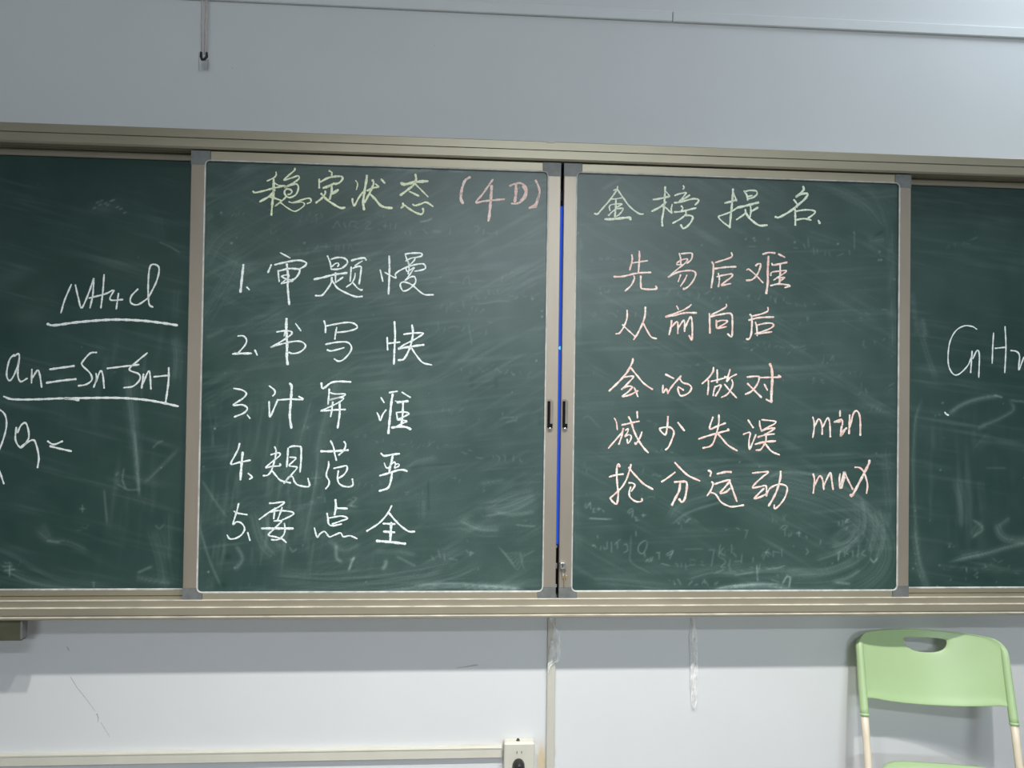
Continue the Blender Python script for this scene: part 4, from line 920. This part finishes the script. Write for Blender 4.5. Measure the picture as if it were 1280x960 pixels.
# local frame: x to the photo's right, y away from the viewer (towards the wall), z up, origin on the floor below the sleeve ends
CH_T = thing('folding_chair', 'light green plastic folding chair with cream metal legs in front of the wall, bottom right', 'chair', (cm.x, cm.y, 0))
CH_T.rotation_euler = (0, 0, ang)
zs = pl.z                       # height of sleeve ends
lean = math.tan(math.radians(15))
def back_y(z): return (z-zs)*lean            # backrest leans towards the wall going up
def P(x, y, z): return (x, y, z)
ztop = zs+.212
# outline of the backrest in (x,z), half width cw
w_ = cw+.006
def outer(n=120):
    pts = []
    zl, zb0 = ztop-.004, zs+.036
    # start bottom right, counter-clockwise seen from front
    key = []
    rc = .040
    # top edge from right to left
    for t in np.linspace(0, math.pi/2, 9): key.append((w_-rc+rc*math.cos(t), ztop-.004-rc+rc*math.sin(t)))
    for u in np.linspace(.8, -.8, 9): key.append((u*(w_-rc), ztop-.004+.004*(1-u*u)))
    for t in np.linspace(math.pi/2, math.pi, 9): key.append((-w_+rc+rc*math.cos(t), ztop-.004-rc+rc*math.sin(t)))
    for z in np.linspace(ztop-.06, zb0+.014, 7): key.append((-w_, z))
    key.append((-w_+.002, zb0+.004)); key.append((-w_+.012, zb0+.004)); key.append((-w_+.022, zb0+.004))
    for u in np.linspace(-.85, .85, 15): key.append((u*w_, zb0+.004-.021*(1-(abs(u)/.85)**2.2)))
    key.append((w_-.022, zb0+.004)); key.append((w_-.012, zb0+.004)); key.append((w_-.002, zb0+.004))
    for z in np.linspace(zb0+.014, ztop-.06, 7): key.append((w_, z))
    return key
OUT = outer()
hc = (0.0, ztop-.031)
def hole_at(a):
    """half-moon grip hole: flat top, curved bottom"""
    c, s_ = math.cos(a), math.sin(a); hx, up_, dn = .056, .0085, .029
    if s_ >= 0:
        e = 5.0; r = 1/((abs(c)/hx)**e+(abs(s_)/up_)**e+1e-12)**(1/e)
    else:
        e = 2.2; r = 1/((abs(c)/hx)**e+(abs(s_)/dn)**e+1e-12)**(1/e)
    return (hc[0]+r*c, hc[1]+r*s_)
NR = 14
def back_shape(x, z):
    """plan curvature: hollow towards the sitter, centre nearest the wall"""
    u = x/w_
    return back_y(z)+.048*(1-abs(u)**2.0)-.004
V, Fs = [], []
n = len(OUT)
front, backr = [], []
TH = .0032
for layer in (0, 1):
    for k in range(NR+1):
        t = k/NR; t = t if k not in (0, NR) else t
        for (ox, oz) in OUT:
            a = math.atan2((oz-hc[1])/.6, (ox-hc[0])/1.0)
            a2 = math.atan2(oz-hc[1], ox-hc[0])
            hx_, hz_ = hole_at(a2)
            x = hx_+(ox-hx_)*t; z = hz_+(oz-hz_)*t
            edge = min(k, NR-k)
            th = TH if edge > 0 else TH*.45
            y = back_shape(x, z)
            roll = -.005*max(0, 1-(1-t)*NR/1.6)      # rim rolled forward
            V.append((x, y+roll+(-th if layer == 0 else th), z))
def vid(l, k, i): return l*(NR+1)*n+k*n+(i % n)
for k in range(NR):
    for i in range(n):
        Fs.append((vid(0, k, i), vid(0, k+1, i), vid(0, k+1, i+1), vid(0, k, i+1)))
        Fs.append((vid(1, k, i), vid(1, k, i+1), vid(1, k+1, i+1), vid(1, k+1, i)))
for i in range(n):
    Fs.append((vid(0, 0, i), vid(0, 0, i+1), vid(1, 0, i+1), vid(1, 0, i)))
    Fs.append((vid(0, NR, i), vid(1, NR, i), vid(1, NR, i+1), vid(0, NR, i+1)))
m = MB(); m.add(V, Fs); BK = m.build('backrest', M_GREEN, CH_T, True)
sub = BK.modifiers.new('smooth', 'SUBSURF'); sub.levels = 1; sub.render_levels = 1
# side sleeves of the backrest that swallow the tubes
def side_y(z): return back_shape(w_, z)
for sx in (-1, 1):
    pts, rr = [], []
    rc_ = .034; zc_ = ztop-.006-rc_-.004
    for z in np.linspace(zs, zc_, 12):
        t = (z-zs)/(zc_-zs)
        pts.append((sx*(cw-.001*t), back_y(z)-.002+.003*t, z)); rr.append(.0112-.0012*t)
    for t in np.linspace(.18, 1.35, 9):
        x_ = cw-.001-rc_+rc_*math.cos(t); z_ = zc_+rc_*math.sin(t)
        pts.append((sx*x_, back_shape(x_, z_)+.003-.0015*(1-t/1.35), z_)); rr.append(.0100-.0072*t/1.35)
    m = MB(); m.tube(pts, rr, 20); m.tube([(sx*cw, back_y(zs-.002)-.003, zs-.002), (sx*cw, back_y(zs+.004)-.003, zs+.004)], .0121, 20)
    o = m.build('tube_sleeve', M_GREEN, BK, True)
    o.matrix_parent_inverse = Matrix()
# tube frame: each side tube runs from the sleeve down and forward to the front foot
zseat = .45
def tube_y(z): return back_y(z)-.002
for sx in (-1, 1):
    zz = [zs+.02, zs-.05, zs-.10, .36, .34, .3, .15, .012]
    m = MB(); m.tube([(sx*(cw+.00*(zs-z)), tube_y(z) if z > .35 else tube_y(.35)-(.35-z)*.42, z) for z in zz], .0098, 16)
    m.build('front_leg', M_TUBE, CH_T, True)
    yk = tube_y(.40)
    m = MB(); m.tube([(sx*(cw-.026), yk-.20, .425), (sx*(cw-.026), yk-.10, .34), (sx*(cw-.026), yk-.01, .18), (sx*(cw-.026), yk+.075, .012)], .0095, 16)
    m.build('rear_leg', M_TUBE, CH_T, True)
    for (lx, ly) in ((cw, tube_y(.35)-.35*.42), (cw-.026, yk+.08)):
        m = MB(); m.tube([(sx*lx, ly+.002, 0), (sx*lx, ly, .022)], [.0125, .0115], 16); m.build('rubber_foot', M_BLACK, CH_T, True)
m = MB(); yk = tube_y(.40)
m.tube([(-cw, tube_y(.35)-.42*.23, .12), (cw, tube_y(.35)-.42*.23, .12)], .007, 12); m.build('crossbar', M_TUBE, CH_T, True)
m = MB(); m.tube([(-(cw-.026), yk+.025, .105), ((cw-.026), yk+.025, .105)], .007, 12); m.build('crossbar', M_TUBE, CH_T, True)
# seat: shallow moulded pan with rounded corners and a turned-down rim
sw, y_back, y_front = cw-.016, tube_y(zseat)+.006, tube_y(zseat)-.37
NS = 48; V, Fs = [], []
cy_ = (y_back+y_front)/2; hy = (y_back-y_front)/2
rings = [(1.0, -.030), (1.0, -.006), (.985, .0), (.94, .001), (.85, -.003), (.6, -.008), (.3, -.010)]
SEATZ = az(1150, 950, CH_T.location.y)-.001
for (sc, dz) in rings:
    for k in range(NS):
        a = 2*math.pi*k/NS; c, s_ = math.cos(a), math.sin(a); e = 5
        r = 1/(abs(c)**e+abs(s_)**e)**(1/e)
        V.append((sw*sc*r*c, cy_+hy*sc*r*s_, SEATZ+dz))
V.append((0, cy_, SEATZ-.010))
for j in range(len(rings)-1):
    for k in range(NS): Fs.append((j*NS+k, j*NS+(k+1) % NS, (j+1)*NS+(k+1) % NS, (j+1)*NS+k))
J = len(rings)-1
for k in range(NS): Fs.append((J*NS+k, J*NS+(k+1) % NS, len(V)-1))
Fs.append(tuple(range(NS))[::-1])
m = MB(); m.add(V, Fs); autosmooth(m.build('seat', M_GREEN, CH_T, True), 60)
print('SEATZ', SEATZ, 'zs', zs, 'ztop', ztop)

print('CHAIR centre back y', (CH_T.matrix_world if False else cm.y)+back_shape(0, ztop)+TH)
